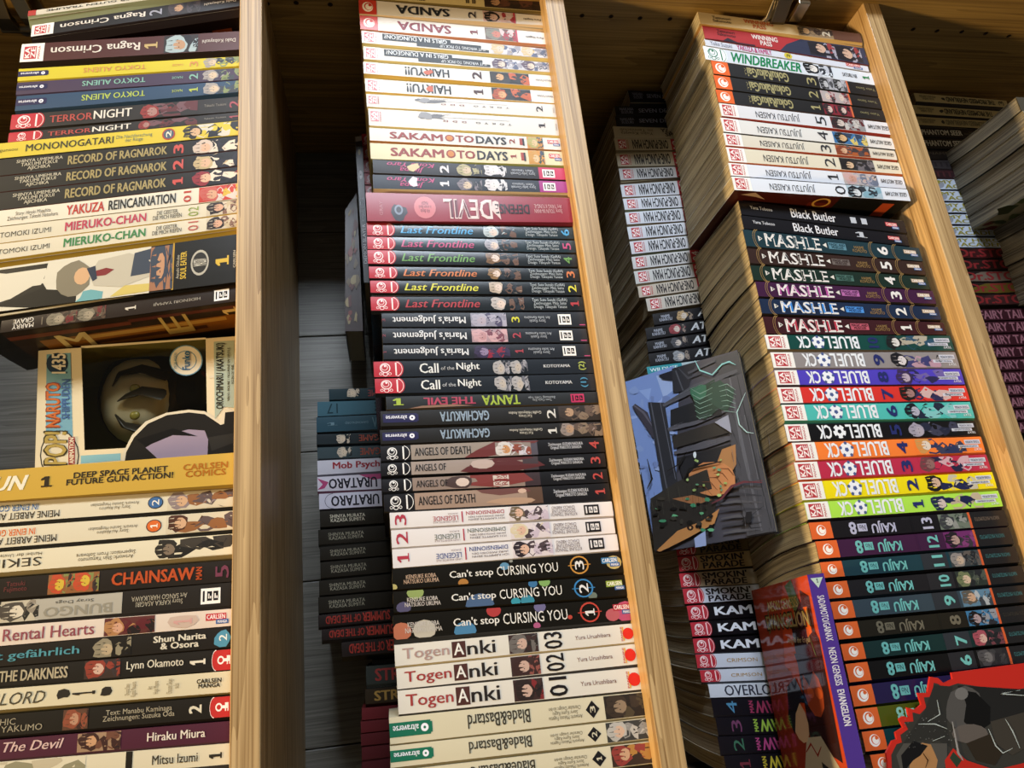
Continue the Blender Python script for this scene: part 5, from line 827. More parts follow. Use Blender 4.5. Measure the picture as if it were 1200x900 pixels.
# ------------------------------------------------------------------ filler books that carry the stacks (unseen in the photo)
def filler(xa, xb, y, ztop, zbot, dep, label, group, n=None, cols=('2a2622', '3a3630', '26262c')):
    n = n or max(1, round((ztop - zbot) / .03)); h = (ztop - zbot) / n
    for i in range(n):
        a = ztop - i * h - .0002; b = ztop - (i + 1) * h + .0002
        q = (Vector((xa, y, a)), Vector((xb, y, a)), Vector((xb, y, b)), Vector((xa, y, b)))
        make_book(q, D(cols[i % len(cols)], []), y, dep, 0, None, group, label)
def under(px, py, y): return at_y(px, py, y).z
filler(.302, .43, .152, under(790, 446, .135) - .002, under(792, 634, .13) + .004, .10, 'plain dark book hidden behind the propped picture cover', 'books hidden behind the propped cover', 7)
filler(at_y(439, 330, .150).x, .17, .150, under(429, 232.5, .14), under(385, 456, .145) + .001, .11, 'plain dark book hidden between the two rear groups of the middle bay', 'books hidden behind the middle stack', 8)

# ------------------------------------------------------------------ surfaces through picture points on a real plane
def plane_surf(org, nrm):
    """maps picture coordinates of points that lie on one real plane to that plane; lift goes along nrm"""
    def f(px, py, lift):
        d = ray(px, py); t = (org - CAM).dot(nrm) / d.dot(nrm)
        return CAM + d * t + nrm * lift
    return f
def slab(name, pts, surf, thick, mat, parent, edge=None):
    n = len(pts); v = [surf(x, y, 0) for x, y in pts] + [surf(x, y, -thick) for x, y in pts]
    f = [tuple(range(n)), tuple(reversed(range(n, 2 * n)))] + [(i, (i + 1) % n, n + (i + 1) % n, n + i) for i in range(n)]
    return mesh_obj(name, v, f, [mat, edge or mat], [0, 1] + [1] * n, parent)
def art(name, parent, surf, shapes, rough=.3):
    L = Layer(name)
    for k, (geo, c) in enumerate(shapes): L.add(geo, paint(c, rough), .00015 + .00003 * k)
    return L.build(surf, parent)
def PG(*p): return g_poly([(p[i], p[i + 1]) for i in range(0, len(p), 2)])
def NG(*p):
    q = [(p[i], p[i + 1]) for i in range(0, len(p), 2)]
    from mathutils.geometry import tessellate_polygon
    return q, [tuple(t) for t in tessellate_polygon([[Vector((a, b, 0)) for a, b in q]])]
def stroke(pts, w):
    """ribbon along picture points"""
    v = []; n = len(pts)
    for i, (x, y) in enumerate(pts):
        a = pts[max(0, i - 1)]; b = pts[min(n - 1, i + 1)]; dx, dy = b[0] - a[0], b[1] - a[1]; l = math.hypot(dx, dy) or 1
        ww = w * (1 if 0 < i < n - 1 else .4)
        v += [(x - dy / l * ww / 2, y + dx / l * ww / 2), (x + dy / l * ww / 2, y - dx / l * ww / 2)]
    return v, [(2 * i, 2 * i + 1, 2 * i + 3, 2 * i + 2) for i in range(n - 1)]
def BL(cx, cy, rx, ry, n=12, jag=0, seed=1, rot=0): return g_blob(cx, cy, rx, ry, n, jag, random.Random(seed), rot)

# ------------------------------------------------------------------ tilted red and purple volume standing beside the right stack
x0, y0, z0, z1 = .3500, .004, -.1846, .0065; x1 = .3640; dpt = .118; sk = .010   # sk: sideways drift with depth
def ebox(a, b, c, d, e, f):  # x0..x1,y0..y1,z0..z1 sheared like the book
    v, fc = box_geo(a, b, c, d, e, f)
    return [Vector((x + sk * (y - y0) / dpt - .003 * (z1 - z) / .19, y, z - .05 * (y - y0) * (1 if z > 0 else 0))) for x, y, z in v], fc
ev = empty('manga_book', (.36, .06, z0))
for nm, a, m in (('front_cover', (x0, x0 + .0006, y0 + .0006, y0 + dpt, z0, z1), paint('b0401c', .07)), ('spine', (x0, x1, y0, y0 + .0006, z0, z1), paint('4a3186', .16)),
                 ('back_cover', (x1 - .0006, x1, y0 + .0006, y0 + dpt, z0, z1), paint('7a2c1c', .2)), ('page_block', (x0 + .0008, x1 - .0008, y0 + .001, y0 + dpt - .0015, z0 + .001, z1 - .0012), PAGES)):
    v, f = ebox(*a); mesh_obj(nm, v, f, m, None, ev)
for t, b in (('NEON GENESIS', 1), ('EVANGELION', 2), ('Angriff der Engel', 0), ('SADAMOTO/GAINAX', 1), ('CARLSEN', 2), ('DEMON SLAYER', 1), ('KOYOHARU GOTOUGE', 0), ('1435', 2), ('NARUTO', 2), ('SHIPPUDEN', 2), ('POP!', 2), ('ANIMATION', 2), ('OROCHIMARU (AKATSUKI)', 2),
             ('VINYL FIGURE / FIGURINE EN VINYLE', 1), ('FIGURA DE VINIL', 1), ('Funko', 2), ('SPECIAL EDITION', 1), ('1', 2), ('1', 1), ('0', 1), ('TREASURE IN MY GARDEN', 1)): want(t, b, False)
make_texts()
# cover print: s 0..1 runs from the far edge to the spine, v bottom to top
def esurf(s, v, l):
    y = y0 + dpt * (1 - s); z = z0 + (z1 - z0) * v
    return Vector((x0 + sk * (y - y0) / dpt - .003 * (z1 - z) / .19 - l, y, z - .05 * (y - y0) * v))
R = random.Random(12)
art('cover_picture', ev, esurf, [(NG(0, .55, .35, .62, .5, .9, .6, 1, 0, 1), '8a3420'), (NG(0, 0, .5, 0, .6, .3, .45, .62, .2, .7, 0, .5), '7c2c1c'), (NG(.55, .35, .95, .3, .98, .75, .8, .92, .6, .8), '2a1412'),
    (NG(.62, .98, .74, 1, .80, .9, .70, .86), '5a7040'), (NG(.78, .7, .94, .72, .96, .92, .84, .95), '3a1c16'), (NG(.82, .76, .9, .78, .9, .88, .84, .88), 'c85a20'),
    (BL(.74, .55, .14, .10, 10), '8a3c20'), (NG(.56, .7, .92, .68, .9, .58, .8, .63, .7, .57, .6, .64), '241010'), (BL(.70, .545, .05, .022, 10), 'b05028'), (BL(.82, .545, .05, .022, 10), 'b05028'),
    (NG(.30, .0, .95, .0, .9, .28, .72, .38, .5, .36, .35, .2), 'a09888'), (NG(.62, .05, .8, .06, .78, .26, .66, .28), '26242a'), (BL(.44, .42, .13, .085, 12), 'b89a80'), (NG(.26, .42, .34, .56, .5, .6, .62, .5, .5, .5, .4, .45, .32, .36), '1c1a22'),
    (stroke([(.45, .3), (.55, .34), (.62, .3), (.7, .34)], .012), '7a2c28'), (NG(.2, .78, .28, .95, .24, .8), '4a6038'), (NG(.9, .68, .84, .8, .88, .7), '4a6038')], .07)
LY = Layer('cover_lettering')
LY.add(g_text('NEON GENESIS', .28, .78, .885, .93, 'b'), paint('b09c50', .1), .0007); LY.add(g_text('EVANGELION', .18, .92, .80, .875, 'B'), paint('3a2c18', .1), .0008)
LY.add(g_text('EVANGELION', .20, .90, .808, .867, 'B'), paint('8a7c48', .1), .0009); LY.add(g_text('Angriff der Engel', .5, .85, .735, .765, ''), paint('b8a880', .1), .0007)
LY.build(esurf, ev)
def essurf(s, v, l):
    z = z0 + (z1 - z0) * v; return Vector((x0 + (x1 - x0) * s - .003 * (z1 - z) / .19, y0 - l, z))
LY = Layer('spine_lettering'); wl = paint('d8d4dc', .2)
LY.add(g_poly([(.12, .985), (.88, .985), (.5, .945)]), paint('b8ccc0', .2), .0002); LY.add(g_text('1', .42, .58, .966, .982, 'b'), paint('2a3040', .2), .0004)
LY.add(g_text('SADAMOTO/GAINAX', .30, .72, .74, .915, 'rb'), wl, .0002); LY.add(g_text('NEON GENESIS', .30, .72, .575, .715, 'rb'), wl, .0002)
LY.add(g_text('EVANGELION', .30, .72, .43, .56, 'rB'), wl, .0002); LY.add(g_text('CARLSEN', .30, .72, .16, .25, 'rB'), wl, .0002)
LY.build(essurf, ev)
finish(ev, 'orange-red glossy volume standing upright with purple spine, beside the right stack', None, 'book')

# ------------------------------------------------------------------ propped picture cover (grey timber stair and orange lizard)
u = Vector((-1377.6, 1196.1, 0)).normalized(); nrm = Vector((-u.y, u.x, 0)).normalized()
if nrm.y > 0: nrm = -nrm
org = at_y(864, 410, .056); ps = plane_surf(org, nrm)
pb = empty('picture_book', ps(840, 636, 0))
quad = [(732, 447.5), (864, 410), (910, 624), (768, 648)]
slab('front_cover', quad, ps, .0008, paint('4e4c54', .3), pb)
def insetq(q, k):
    cx = sum(p[0] for p in q) / 4; cy = sum(p[1] for p in q) / 4; return [(cx + (x - cx) * k, cy + (y - cy) * k) for x, y in q]
ps2 = lambda x, y, l: ps(x, y, l - .001)
slab('page_block', insetq(quad, .985), ps2, .007, PAGES, pb)
ps3 = lambda x, y, l: ps(x, y, l - .0082)
slab('back_cover', quad, ps3, .0006, paint('2c2c32', .3), pb)
R = random.Random(5); sh = []
def px(cx, cy): return (720 + cx / 3.4636, 400 + cy / 3.4636)
def N2(*p):
    q = []
    for i in range(0, len(p), 2): a = px(p[i], p[i + 1]); q += [a[0], a[1]]
    return NG(*q)
def S2(pts, w): return stroke([px(*p) for p in pts], w / 3.4636)
def B2(cx, cy, rx, ry, n=12, jag=0, seed=1, rot=0): a = px(cx, cy); return BL(a[0], a[1], rx / 3.46, ry / 3.46, n, jag, seed, rot)
sh += [(N2(40, 166, 240, 100, 262, 200, 250, 560, 168, 858, 130, 640), '6c80b4'), (N2(170, 140, 240, 125, 250, 190, 200, 230), '8c9cc4'), (N2(100, 200, 150, 190, 140, 240), '7c90c0'),
       (N2(180, 138, 240, 118, 240, 160, 200, 155), '1c1c24'), (N2(235, 112, 330, 85, 300, 200, 240, 210), '26262c'), (S2([(250, 120), (280, 200)], 14), '4a4a52'), (S2([(262, 110), (300, 150), (360, 130)], 10), '3c3c44'),
       (N2(410, 70, 500, 40, 520, 130, 430, 150), '38383e'), (S2([(300, 130), (410, 80)], 22), '42424a'), (S2([(80, 260), (120, 300), (165, 390)], 40), '34303a'), (S2([(80, 260), (120, 290), (160, 350)], 10), '54505c'),
       (N2(138, 248, 205, 250, 262, 590, 200, 610), '26262c'), (S2([(150, 250), (215, 600)], 12), '4c4c56'), (S2([(188, 250), (250, 560)], 7), '5a5a66'),
       (S2([(200, 262), (330, 190), (500, 120)], 30), '46464e'), (S2([(220, 360), (330, 322), (500, 262)], 34), '4e4c54'), (S2([(245, 455), (370, 420), (500, 385)], 30), '4a4850'),
       (N2(230, 280, 420, 215, 440, 300, 230, 345), '1e1e22'), (N2(236, 385, 490, 305, 490, 365, 245, 435), '2c2826'), (N2(255, 475, 500, 410, 510, 560, 290, 590), '1f1e22'),
       (N2(430, 160, 520, 130, 660, 770, 540, 790), '403f46'), (S2([(470, 150), (520, 420), (600, 770)], 16), '55545c'), (S2([(500, 140), (560, 420), (640, 760)], 7), '2a2a30'), (S2([(530, 300), (585, 560)], 6), '5f5e66')]
for k in range(7):
    sh.append((S2([(420 + k * 4, 600 + k * 30), (500, 590 + k * 30), (600, 600 + k * 27)], 13), ['4a484e', '34333a'][k % 2]))
for k in range(6): sh.append((S2([(455 + 12 * k, 170 + 95 * k), (480 + 12 * k, 230 + 95 * k)], 3), '25252b'))
sh += [(B2(370, 240, 60, 75, 12, .3, 3), '26382f'), (B2(440, 230, 55, 62, 11, .3, 4), '2c4238'), (B2(345, 205, 30, 30, 9, .3, 5), '35604c')]
for k in range(6): sh.append((S2([(315 + 4 * k, 195 + 22 * k), (350, 215 + 20 * k), (400, 190 + 22 * k)], 3), '7c988c')); sh.append((S2([(425 + 4 * k, 185 + 20 * k), (460, 175 + 22 * k), (495, 200 + 18 * k)], 3), '7c988c'))
sh += [(S2([(330, 80), (350, 120), (400, 138), (440, 95), (470, 85), (495, 98)], 6), '7cb0b0'), (S2([(535, 210), (500, 290), (510, 340), (540, 370), (568, 375)], 4), 'a8c4c4'), (N2(410, 330, 480, 375, 465, 300), '8c8c9c'), (B2(330, 462, 7, 14, 8), 'c8ccd4'),
       (N2(440, 440, 495, 420, 498, 500, 430, 620, 380, 600), '9a6c44'), (B2(400, 560, 95, 70, 14, .05, 6, .3), 'b0744a'), (N2(150, 640, 300, 590, 420, 650, 410, 700, 250, 820, 165, 850), '26221f'), (N2(150, 640, 260, 570, 380, 520, 400, 600, 230, 650), '2c2824'),
       (N2(240, 640, 320, 625, 400, 645, 330, 665), '8a5c3c'), (N2(175, 850, 260, 770, 360, 730, 430, 680, 410, 740, 300, 800, 190, 855), 'a87444'), (B2(312, 757, 14, 12, 9), '2c1c14'), (B2(312, 757, 5, 5, 7), 'b88c5c')]
for k in range(5): sh.append((S2([(335 + 24 * k, 590 - 18 * k), (370 + 24 * k, 590 - 18 * k), (400 + 22 * k, 625 - 20 * k)], 3), '6a3c28'))
for k in range(30): sh.append((B2(165 + R.uniform(0, 235), 660 + R.uniform(-20, 110), R.uniform(7, 15), R.uniform(5, 11), 6, .3, k, R.uniform(0, 3)), ['14120f', '3c7c5c', '1a1815', '5c9c74', '120f0e', '34302a'][k % 6]))
for k in range(14): sh.append((B2(300 + R.uniform(0, 190), 480 + R.uniform(0, 150), R.uniform(4, 9), R.uniform(4, 8), 5, .3, k, R.uniform(0, 3)), ['8aa05c', '5c8c6c', '9cb06c'][k % 3]))
sh += [(S2([(400, 660), (440, 640), (480, 590), (530, 572), (605, 575)], 9), '5c2c34'), (S2([(560, 572), (606, 566)], 4), '6a3038'),
       (S2([(290, 560), (310, 520), (370, 505), (440, 490)], 8), '17140f'), (S2([(220, 530), (270, 500), (300, 450)], 6), '17140f'), (S2([(140, 600), (160, 560), (140, 480)], 7), '17140f'),
       (N2(330, 800, 375, 770, 380, 830, 335, 838), '8c98c0'), (B2(545, 720, 20, 26, 7, .5, 9), '16151a'), (S2([(545, 720), (610, 670)], 4), '16151a'), (S2([(520, 700), (560, 760), (605, 755)], 5), '16151a')]
R = random.Random(21); hatch = []
for k in range(26): hatch.append((B2(R.uniform(75, 240), R.uniform(160, 560), R.uniform(8, 22), R.uniform(6, 18), 9, .35, k, R.uniform(0, 3)), ['7486b4', '6474a4', '8494c0'][k % 3]))
sh[3:3] = hatch
for k in range(70):
    a_ = R.uniform(435, 600); b_ = R.uniform(170, 780); a_ += (b_ - 170) * .16
    sh.append((S2([(a_, b_), (a_ + 5, b_ + R.uniform(20, 60))], R.uniform(1.5, 3)), ['26262b', '5c5a62', '1c1c20'][k % 3]))
for k in range(34):
    t_ = R.choice([(200, 262, 500, 120), (220, 360, 500, 262), (245, 455, 500, 385)]); f_ = R.uniform(0, .85); o_2 = R.uniform(-12, 12)
    p_ = (t_[0] + (t_[2] - t_[0]) * f_, t_[1] + (t_[3] - t_[1]) * f_ + o_2)
    sh.append((S2([p_, (p_[0] + 36, p_[1] - 36 * (t_[1] - t_[3]) / (t_[2] - t_[0]))], 2), ['2a2a2f', '62606a'][k % 2]))
for k in range(22): sh.append((S2([(150 + 11 * k, 600 + R.uniform(-20, 60)), (158 + 11 * k, 650 + R.uniform(-20, 80))], 2), ['0e0d0c', '4a463c'][k % 2]))
def brighter(h): return tuple(min(.95, c * (1.35 if i == 2 else 1.45) + .008) for i, c in enumerate(lin(h)))
sh = [(g, brighter(c)) for g, c in sh]
art('cover_picture', pb, ps, sh, .3)
finish(pb, 'picture cover with grey timber stair and orange lizard, propped upright left of the right stack', None, 'book')

# ------------------------------------------------------------------ jagged red-edged card in front of the lowest right books
cs_ = plane_surf(Vector((.45, .0085, 0)), Vector((0, -1, 0)))
def q3(cx, cy): return (860 + cx / 3.529, 650 + cy / 3.529)
def N3(*p):
    q = []
    for i in range(0, len(p), 2): q += list(q3(p[i], p[i + 1]))
    return NG(*q)
def S3(pts, w): return stroke([q3(*p) for p in pts], w / 3.529)
def B3_(cx, cy, rx, ry, n=12, jag=0, seed=1, rot=0): a = q3(cx, cy); return BL(a[0], a[1], rx / 3.53, ry / 3.53, n, jag, seed, rot)
out = [(636, 1090), (636, 860), (630, 820), (655, 770), (674, 764), (668, 735), (700, 715), (683, 680), (700, 668), (724, 674), (716, 632), (750, 642), (776, 620), (760, 572), (800, 572), (812, 505), (845, 510), (868, 532), (905, 515), (900, 488), (1240, 444), (1240, 1090)]
card = empty('die_cut_card', cs_(*q3(900, 1090), 0))
slab('card', [q3(*p) for p in out], cs_, .0018, paint('b8281f', .35), card)
inn = [(660, 1080), (652, 860), (650, 828), (672, 784), (694, 776), (688, 745), (720, 722), (704, 692), (742, 690), (738, 652), (768, 660), (795, 632), (785, 590), (818, 588), (826, 530), (845, 535), (866, 552), (925, 532), (1010, 545), (1100, 552), (1180, 556), (1240, 545), (1240, 1080)]
sh = [(NG(*[c for p in inn for c in q3(*p)]), '34332f'), (N3(826, 540, 905, 545, 880, 700, 900, 800, 830, 760, 700, 780, 790, 640), '2b2b29'), (N3(925, 540, 1240, 560, 1240, 680, 1050, 700, 960, 690, 930, 600), '1f1f1f'),
      (B3_(955, 640, 80, 95, 16, .05, 3), '4c4a48'), (N3(940, 560, 1000, 570, 1060, 630, 1058, 700, 1000, 740, 950, 690, 960, 620), '0f0f10'), (B3_(975, 740, 75, 40, 14), '5a534e'), (B3_(940, 575, 28, 26, 12), '6a6866'),
      (N3(1060, 690, 1240, 640, 1240, 780, 1150, 830, 1080, 780), '3a3630'), (N3(960, 780, 1060, 740, 1110, 820, 1080, 870, 1000, 850), '2b241c'), (N3(700, 780, 880, 780, 880, 880, 690, 900, 670, 830), '4a4844'),
      (B3_(780, 850, 60, 70, 12, .1, 5), 'a0764c'), (N3(690, 830, 740, 770, 800, 790, 770, 830, 740, 850, 700, 900), '121214'), (N3(740, 1000, 880, 900, 880, 1080, 680, 1080), '24282c'),
      (N3(870, 850, 905, 800, 960, 850, 1080, 890, 1240, 850, 1240, 1080, 900, 1080), 'b0281e'), (N3(890, 840, 905, 815, 940, 850, 920, 880), '2a3a2c')]
sh += [(S3(p, 5), 'a8b0ac') for p in ([(838, 600), (850, 660), (800, 690)], [(760, 700), (830, 700), (880, 720)], [(820, 770), (870, 750)], [(1050, 720), (1080, 790), (1110, 820), (1150, 800)], [(1120, 680), (1150, 730), (1180, 800)], [(1180, 560), (1100, 575), (1240, 585)])]
sh += [(S3([(780, 820), (800, 850), (790, 880)], 5), '2a1a12'), (S3([(900, 690), (925, 820), (945, 850)], 10), '8c8884')]
R = random.Random(8)
for k in range(40): sh.append((B3_(R.uniform(700, 900), R.uniform(660, 800), R.uniform(1, 3), R.uniform(1, 3), 5), '6a6a68'))
art('card_picture', card, cs_, sh, .35)
finish(card, 'jagged red-edged card with a dark horned beast, in front of the lowest right books', None, 'card')

# ------------------------------------------------------------------ upright books behind the middle stack
def upright(quad, y, thick, dep, c, lab, texts=(), rough=.35):
    """standing volume, spine to the front; quad in picture points"""
    P = [at_y(a, b, y) for a, b in quad]; root = empty('manga_book', (P[2] + P[3]) / 2 + Vector((0, dep / 2, 0)))
    lt, rt, rb, lb = P
    def pr(name, ix, ya, yb, m, iz=0.0):
        q = [lt + Vector((ix, 0, -iz)), rt + Vector((-ix, 0, -iz)), rb + Vector((-ix, 0, iz)), lb + Vector((ix, 0, iz))]
        v = [p + Vector((0, ya, 0)) for p in q] + [p + Vector((0, yb, 0)) for p in q]
        return mesh_obj(name, v, [(0, 3, 2, 1), (4, 5, 6, 7), (0, 1, 5, 4), (1, 2, 6, 5), (2, 3, 7, 6), (3, 0, 4, 7)], m, None, root)
    pr('spine', 0, 0, .0008, paint(c, rough)); pr('page_block', .0008, .0009, dep - .0015, PAGES, .0012)
    for nm, a, b in (('front_cover', lt, lb), ('back_cover', rt, rb)):
        e = Vector((.0006 if a is lt else -.0006, 0, 0)); q = [a, b, b + e, a + e]
        v = [p + Vector((0, .0009, 0)) for p in q] + [p + Vector((0, dep, 0)) for p in q]
        mesh_obj(nm, v, [(0, 1, 2, 3), (7, 6, 5, 4), (0, 4, 5, 1), (1, 5, 6, 2), (2, 6, 7, 3), (3, 7, 4, 0)], paint(c, rough), None, root)
    sf = lambda s, v, l: lb.lerp(rb, s).lerp(lt.lerp(rt, s), v) + Vector((0, -l, 0))
    if texts:
        L = Layer('spine_lettering')
        for g, col in texts: L.add(g, paint(col, rough), .0003)
        L.build(sf, root)
    finish(root, lab, None); return root
upright([(416, 160), (424, 158.5), (433, 331), (426.5, 331)], .128, .01, .105, '17161a', 'slim black volume standing upright in the gap left of the middle stack',
        [(g_text('DEMON SLAYER', .25, .8, .12, .38, 'lb'), '9a9a9c'), (g_text('KOYOHARU GOTOUGE', .25, .75, .40, .56, 'l'), '7a7a80'), (g_ring(.5, .72, .25, .03, .3), 'a8a8ac'), (g_text('0', .35, .65, .70, .74, 'lb'), 'a8a8ac'), (g_blob(.5, .88, .2, .02), '8a7a4c'), (g_rect(.05, .95, .96, .995), '8a8480')])
dr = upright([(404.5, 246), (418, 226), (425.5, 388), (404.5, 388)], .165, .02, .09, '2a1512', 'dark volume with red and tan scrollwork standing in the shadow beside the slim black one')
L = Layer('cover_picture'); rr = random.Random(4); A_ = [at_y(a, b, .165) for a, b in ((404.5, 246), (418, 226), (425.5, 388), (404.5, 388))]
sf = lambda s, v, l: A_[3].lerp(A_[2], s).lerp(A_[0].lerp(A_[1], s), v) + Vector((0, -l, 0))
for k in range(26): L.add(g_blob(rr.uniform(.12, .85), rr.uniform(.04, .93), rr.uniform(.08, .2), rr.uniform(.015, .045), 8, .4, rr, rr.random()), paint(['6a2c24', '8a7a54', '4a1c18', '5c4c34'][k % 4], .4), .0004 + k * .00003)
L.build(sf, dr)

# ------------------------------------------------------------------ far right front stack, seen from its page side
g4 = 'books in the front stack at far right, page edges showing'
def side_stack(xa, y, ztop, zbot, n, labels, cols, under_=None):
    h = (ztop - zbot) / n
    for i in range(n):
        a = ztop - i * h - .0002; b = ztop - (i + 1) * h + .0002; xx = xa + [0, .0018, -.001, .0012, .0004][i % 5]
        q = (Vector((xx, y, a)), Vector((xx + .175, y, a)), Vector((xx + .175, y, b)), Vector((xx, y, b)))
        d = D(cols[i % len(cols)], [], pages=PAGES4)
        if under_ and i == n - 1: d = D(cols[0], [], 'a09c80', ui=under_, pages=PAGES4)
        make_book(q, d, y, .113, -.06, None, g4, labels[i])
PAGES4 = page_mat('shaded_paper_edges', '47423a', '8c8472')  # darker copy of the page edges, the divider's shade put into the colour
num = ('topmost', 'second', 'third', 'fourth', 'fifth', 'sixth', 'seventh')
cols4 = ('4a463c', '8a8470', '2c2c30', '6a6450')
side_stack(.729, .018, .482, .374, 6, ['upper far-right book with shaded page edges, %s of six' % n for n in num[:6]], cols4,
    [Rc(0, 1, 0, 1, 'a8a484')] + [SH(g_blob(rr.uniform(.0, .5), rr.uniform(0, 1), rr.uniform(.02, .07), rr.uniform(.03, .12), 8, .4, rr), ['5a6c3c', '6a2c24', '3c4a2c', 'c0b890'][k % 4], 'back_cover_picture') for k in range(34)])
side_stack(.758, .018, .3735, .274, 6, ['lower far-right book with shaded page edges, %s of six' % n for n in num[:6]], cols4)
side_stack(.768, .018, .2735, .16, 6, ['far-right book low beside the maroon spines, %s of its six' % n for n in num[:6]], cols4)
make_texts()
filler(.768, .94, .018, .1595, ZF, .113, 'plain book outside the picture that carries the far right front stack', 'unseen books at the foot of the far right front stack', 9)
def foot(px_, py_, px2, y, dep, n, grp):
    a = at_y(px_, py_, y); b = at_y(px2, py_, y); filler(a.x, b.x, y, a.z - .003, ZF, dep, 'plain book just below the picture that carries ' + grp[28:], grp, n)
for a in ((-200, 945, 268, .016, .116, 2, 'left'), (460, 966, 770, .018, .113, 2, 'middle'), (1035, 942, 1230, .018, .113, 1, 'right'), (850, 912, 960, .13, .1, 2, 'right rear'), (424, 912, 600, .145, .113, 2, 'middle rear'), (1200, 528, 1300, .125, .113, 11, 'far right rear')):
    foot(*a[:6], 'unseen books at the foot of the %s stack' % a[6])

# ------------------------------------------------------------------ toy figure box
yb = .055; bs = plane_surf(Vector((0, yb, 0)), Vector((0, -1, 0)))
outer = [(45, 411), (277, 394), (277, 541), (40.5, 561)]
hole = [(95, 405.5), (241, 395.5), (242.5, 484), (228, 481.5), (213, 481), (196, 484), (181, 490), (168, 498), (158, 508), (148, 525), (99, 527.5)]
fb = empty('figure_box', bs(160, 551, 0) + Vector((0, .045, 0)))
CARD = paint('cdc0a0', .35); INN = paint('8a8450', .6); DB = .092  # inner faces: white card coloured olive to paint in the dimness behind the film
from mathutils.geometry import tessellate_polygon
allp = outer + hole; tri = tessellate_polygon([[Vector((x, y, 0)) for x, y in outer], [Vector((x, y, 0)) for x, y in hole]])
n_ = len(allp); vf = [bs(x, y, 0) for x, y in allp] + [bs(x, y, -.0006) for x, y in allp]
ff = [tuple(t) for t in tri] + [tuple(n_ + i for i in reversed(t)) for t in tri]
for st, ln in ((0, 4), (4, len(hole))): ff += [(st + i, st + (i + 1) % ln, n_ + st + (i + 1) % ln, n_ + st + i) for i in range(ln)]
mesh_obj('front_panel', vf, ff, CARD, None, fb)
O = [bs(x, y, -.0006) for x, y in outer]
def wallp(name, a, b, m):
    c = sum(O, Vector()) / 4; inw = lambda p: p + (c - p).normalized() * .0007; dv = Vector((0, DB, 0))
    v = [a, b, b + dv, a + dv]; v += [inw(p) for p in v]
    mesh_obj(name, v, [(0, 1, 2, 3), (7, 6, 5, 4), (0, 4, 5, 1), (1, 5, 6, 2), (2, 6, 7, 3), (3, 7, 4, 0)], [m, INN], [0, 1, 0, 0, 0, 0], fb)
wallp('side_panel', O[0], O[1], CARD); wallp('side_panel', O[1], O[2], CARD); wallp('side_panel', O[2], O[3], CARD); wallp('side_panel', O[3], O[0], CARD)
v = [p + Vector((0, DB, 0)) for p in O] + [p + Vector((0, DB - .001, 0)) for p in O]
mesh_obj('back_panel', v, [(0, 1, 2, 3), (7, 6, 5, 4), (0, 4, 5, 1), (1, 5, 6, 2), (2, 6, 7, 3), (3, 7, 4, 0)], [CARD, INN], [0, 1, 0, 0, 0, 0], fb)
film = bpy.data.materials.new('clear_film'); film.use_nodes = True; nt = film.node_tree; nt.nodes.clear()
o_ = nt.nodes.new('ShaderNodeOutputMaterial'); mx = nt.nodes.new('ShaderNodeMixShader'); tr = nt.nodes.new('ShaderNodeBsdfTransparent'); gl = nt.nodes.new('ShaderNodeBsdfGlossy'); fr = nt.nodes.new('ShaderNodeFresnel')
tr.inputs[0].default_value = (.78, .76, .66, 1); gl.inputs['Roughness'].default_value = .05; fr.inputs[0].default_value = 1.45
nt.links.new(fr.outputs[0], mx.inputs[0]); nt.links.new(tr.outputs[0], mx.inputs[1]); nt.links.new(gl.outputs[0], mx.inputs[2]); nt.links.new(mx.outputs[0], o_.inputs[0])
hv = [bs(x, y, -.0009) for x, y in hole]
mesh_obj('window_pane', hv, [tuple(t) for t in tessellate_polygon([[Vector((x, y, 0)) for x, y in hole]])], film, None, fb)
def dq(cx, cy): return (cx / 3.75, 390 + cy / 3.75)
def ND(*p):
    q = []
    for i in range(0, len(p), 2): q += list(dq(p[i], p[i + 1]))
    return NG(*q)
def TX(text, x0_, y0_, x1_, y1_, fl):
    """letters in the box plane; picture y grows downward"""
    vs, fs = g_text(text, 0, 1, 0, 1, fl); a = dq(x0_, y0_); b = dq(x1_, y1_)
    return [(a[0] + s * (b[0] - a[0]), b[1] + v * (a[1] - b[1]), d) for s, v, d in vs], fs
L = Layer('box_print'); P = lambda h: paint(h, .3); k = [0]
def add(g, c, dz=0): k[0] += 1; L.add(g, P(c), .0001 + .00002 * k[0] + dz)
add(ND(205, 95, 310, 88, 322, 560, 200, 590), '6c98a8'); add(BL(*dq(252, 135), 13, 12.5, 16), '2c3c50'); add(ND(355, 540, 530, 530, 530, 560, 355, 575), '7ca8b0')
add(BL(*dq(262, 540), 23, 30, 18), '3a3834'); add(BL(*dq(262, 540), 21.5, 28.5, 18), 'c8bea4')
add(ND(530, 590, 545, 520, 580, 450, 640, 390, 730, 352, 830, 338, 900, 345, 965, 388, 980, 350, 1000, 330, 1036, 350, 1036, 590), 'c8bfa8')
add(ND(545, 590, 555, 525, 590, 460, 650, 400, 735, 362, 830, 350, 900, 358, 970, 405, 985, 400, 990, 350, 1036, 345, 1036, 590), '1c1a17')
add(ND(640, 505, 740, 445, 830, 425, 900, 430, 915, 470, 912, 545, 700, 560), '8c8094'); add(ND(600, 470, 760, 420, 870, 455, 760, 450, 640, 500), '100f0e')
add(ND(915, 460, 1036, 440, 1036, 480, 930, 520), '2c2a26'); add(ND(920, 190, 1030, 180, 1030, 190, 920, 200), 'c8bea4')
add(ND(940, 40, 1030, 34, 1030, 330, 985, 325, 945, 380), '98a494')
add(BL(*dq(818, 122), 19.5, 18, 24), '5c8094'); add(BL(*dq(818, 122), 18.2, 16.8, 24), 'cfc8b4'); add(g_ring(*dq(818, 122), 12.6, 11.6, .08), '5c8094')
L.build(bs, fb)
L = Layer('box_lettering')
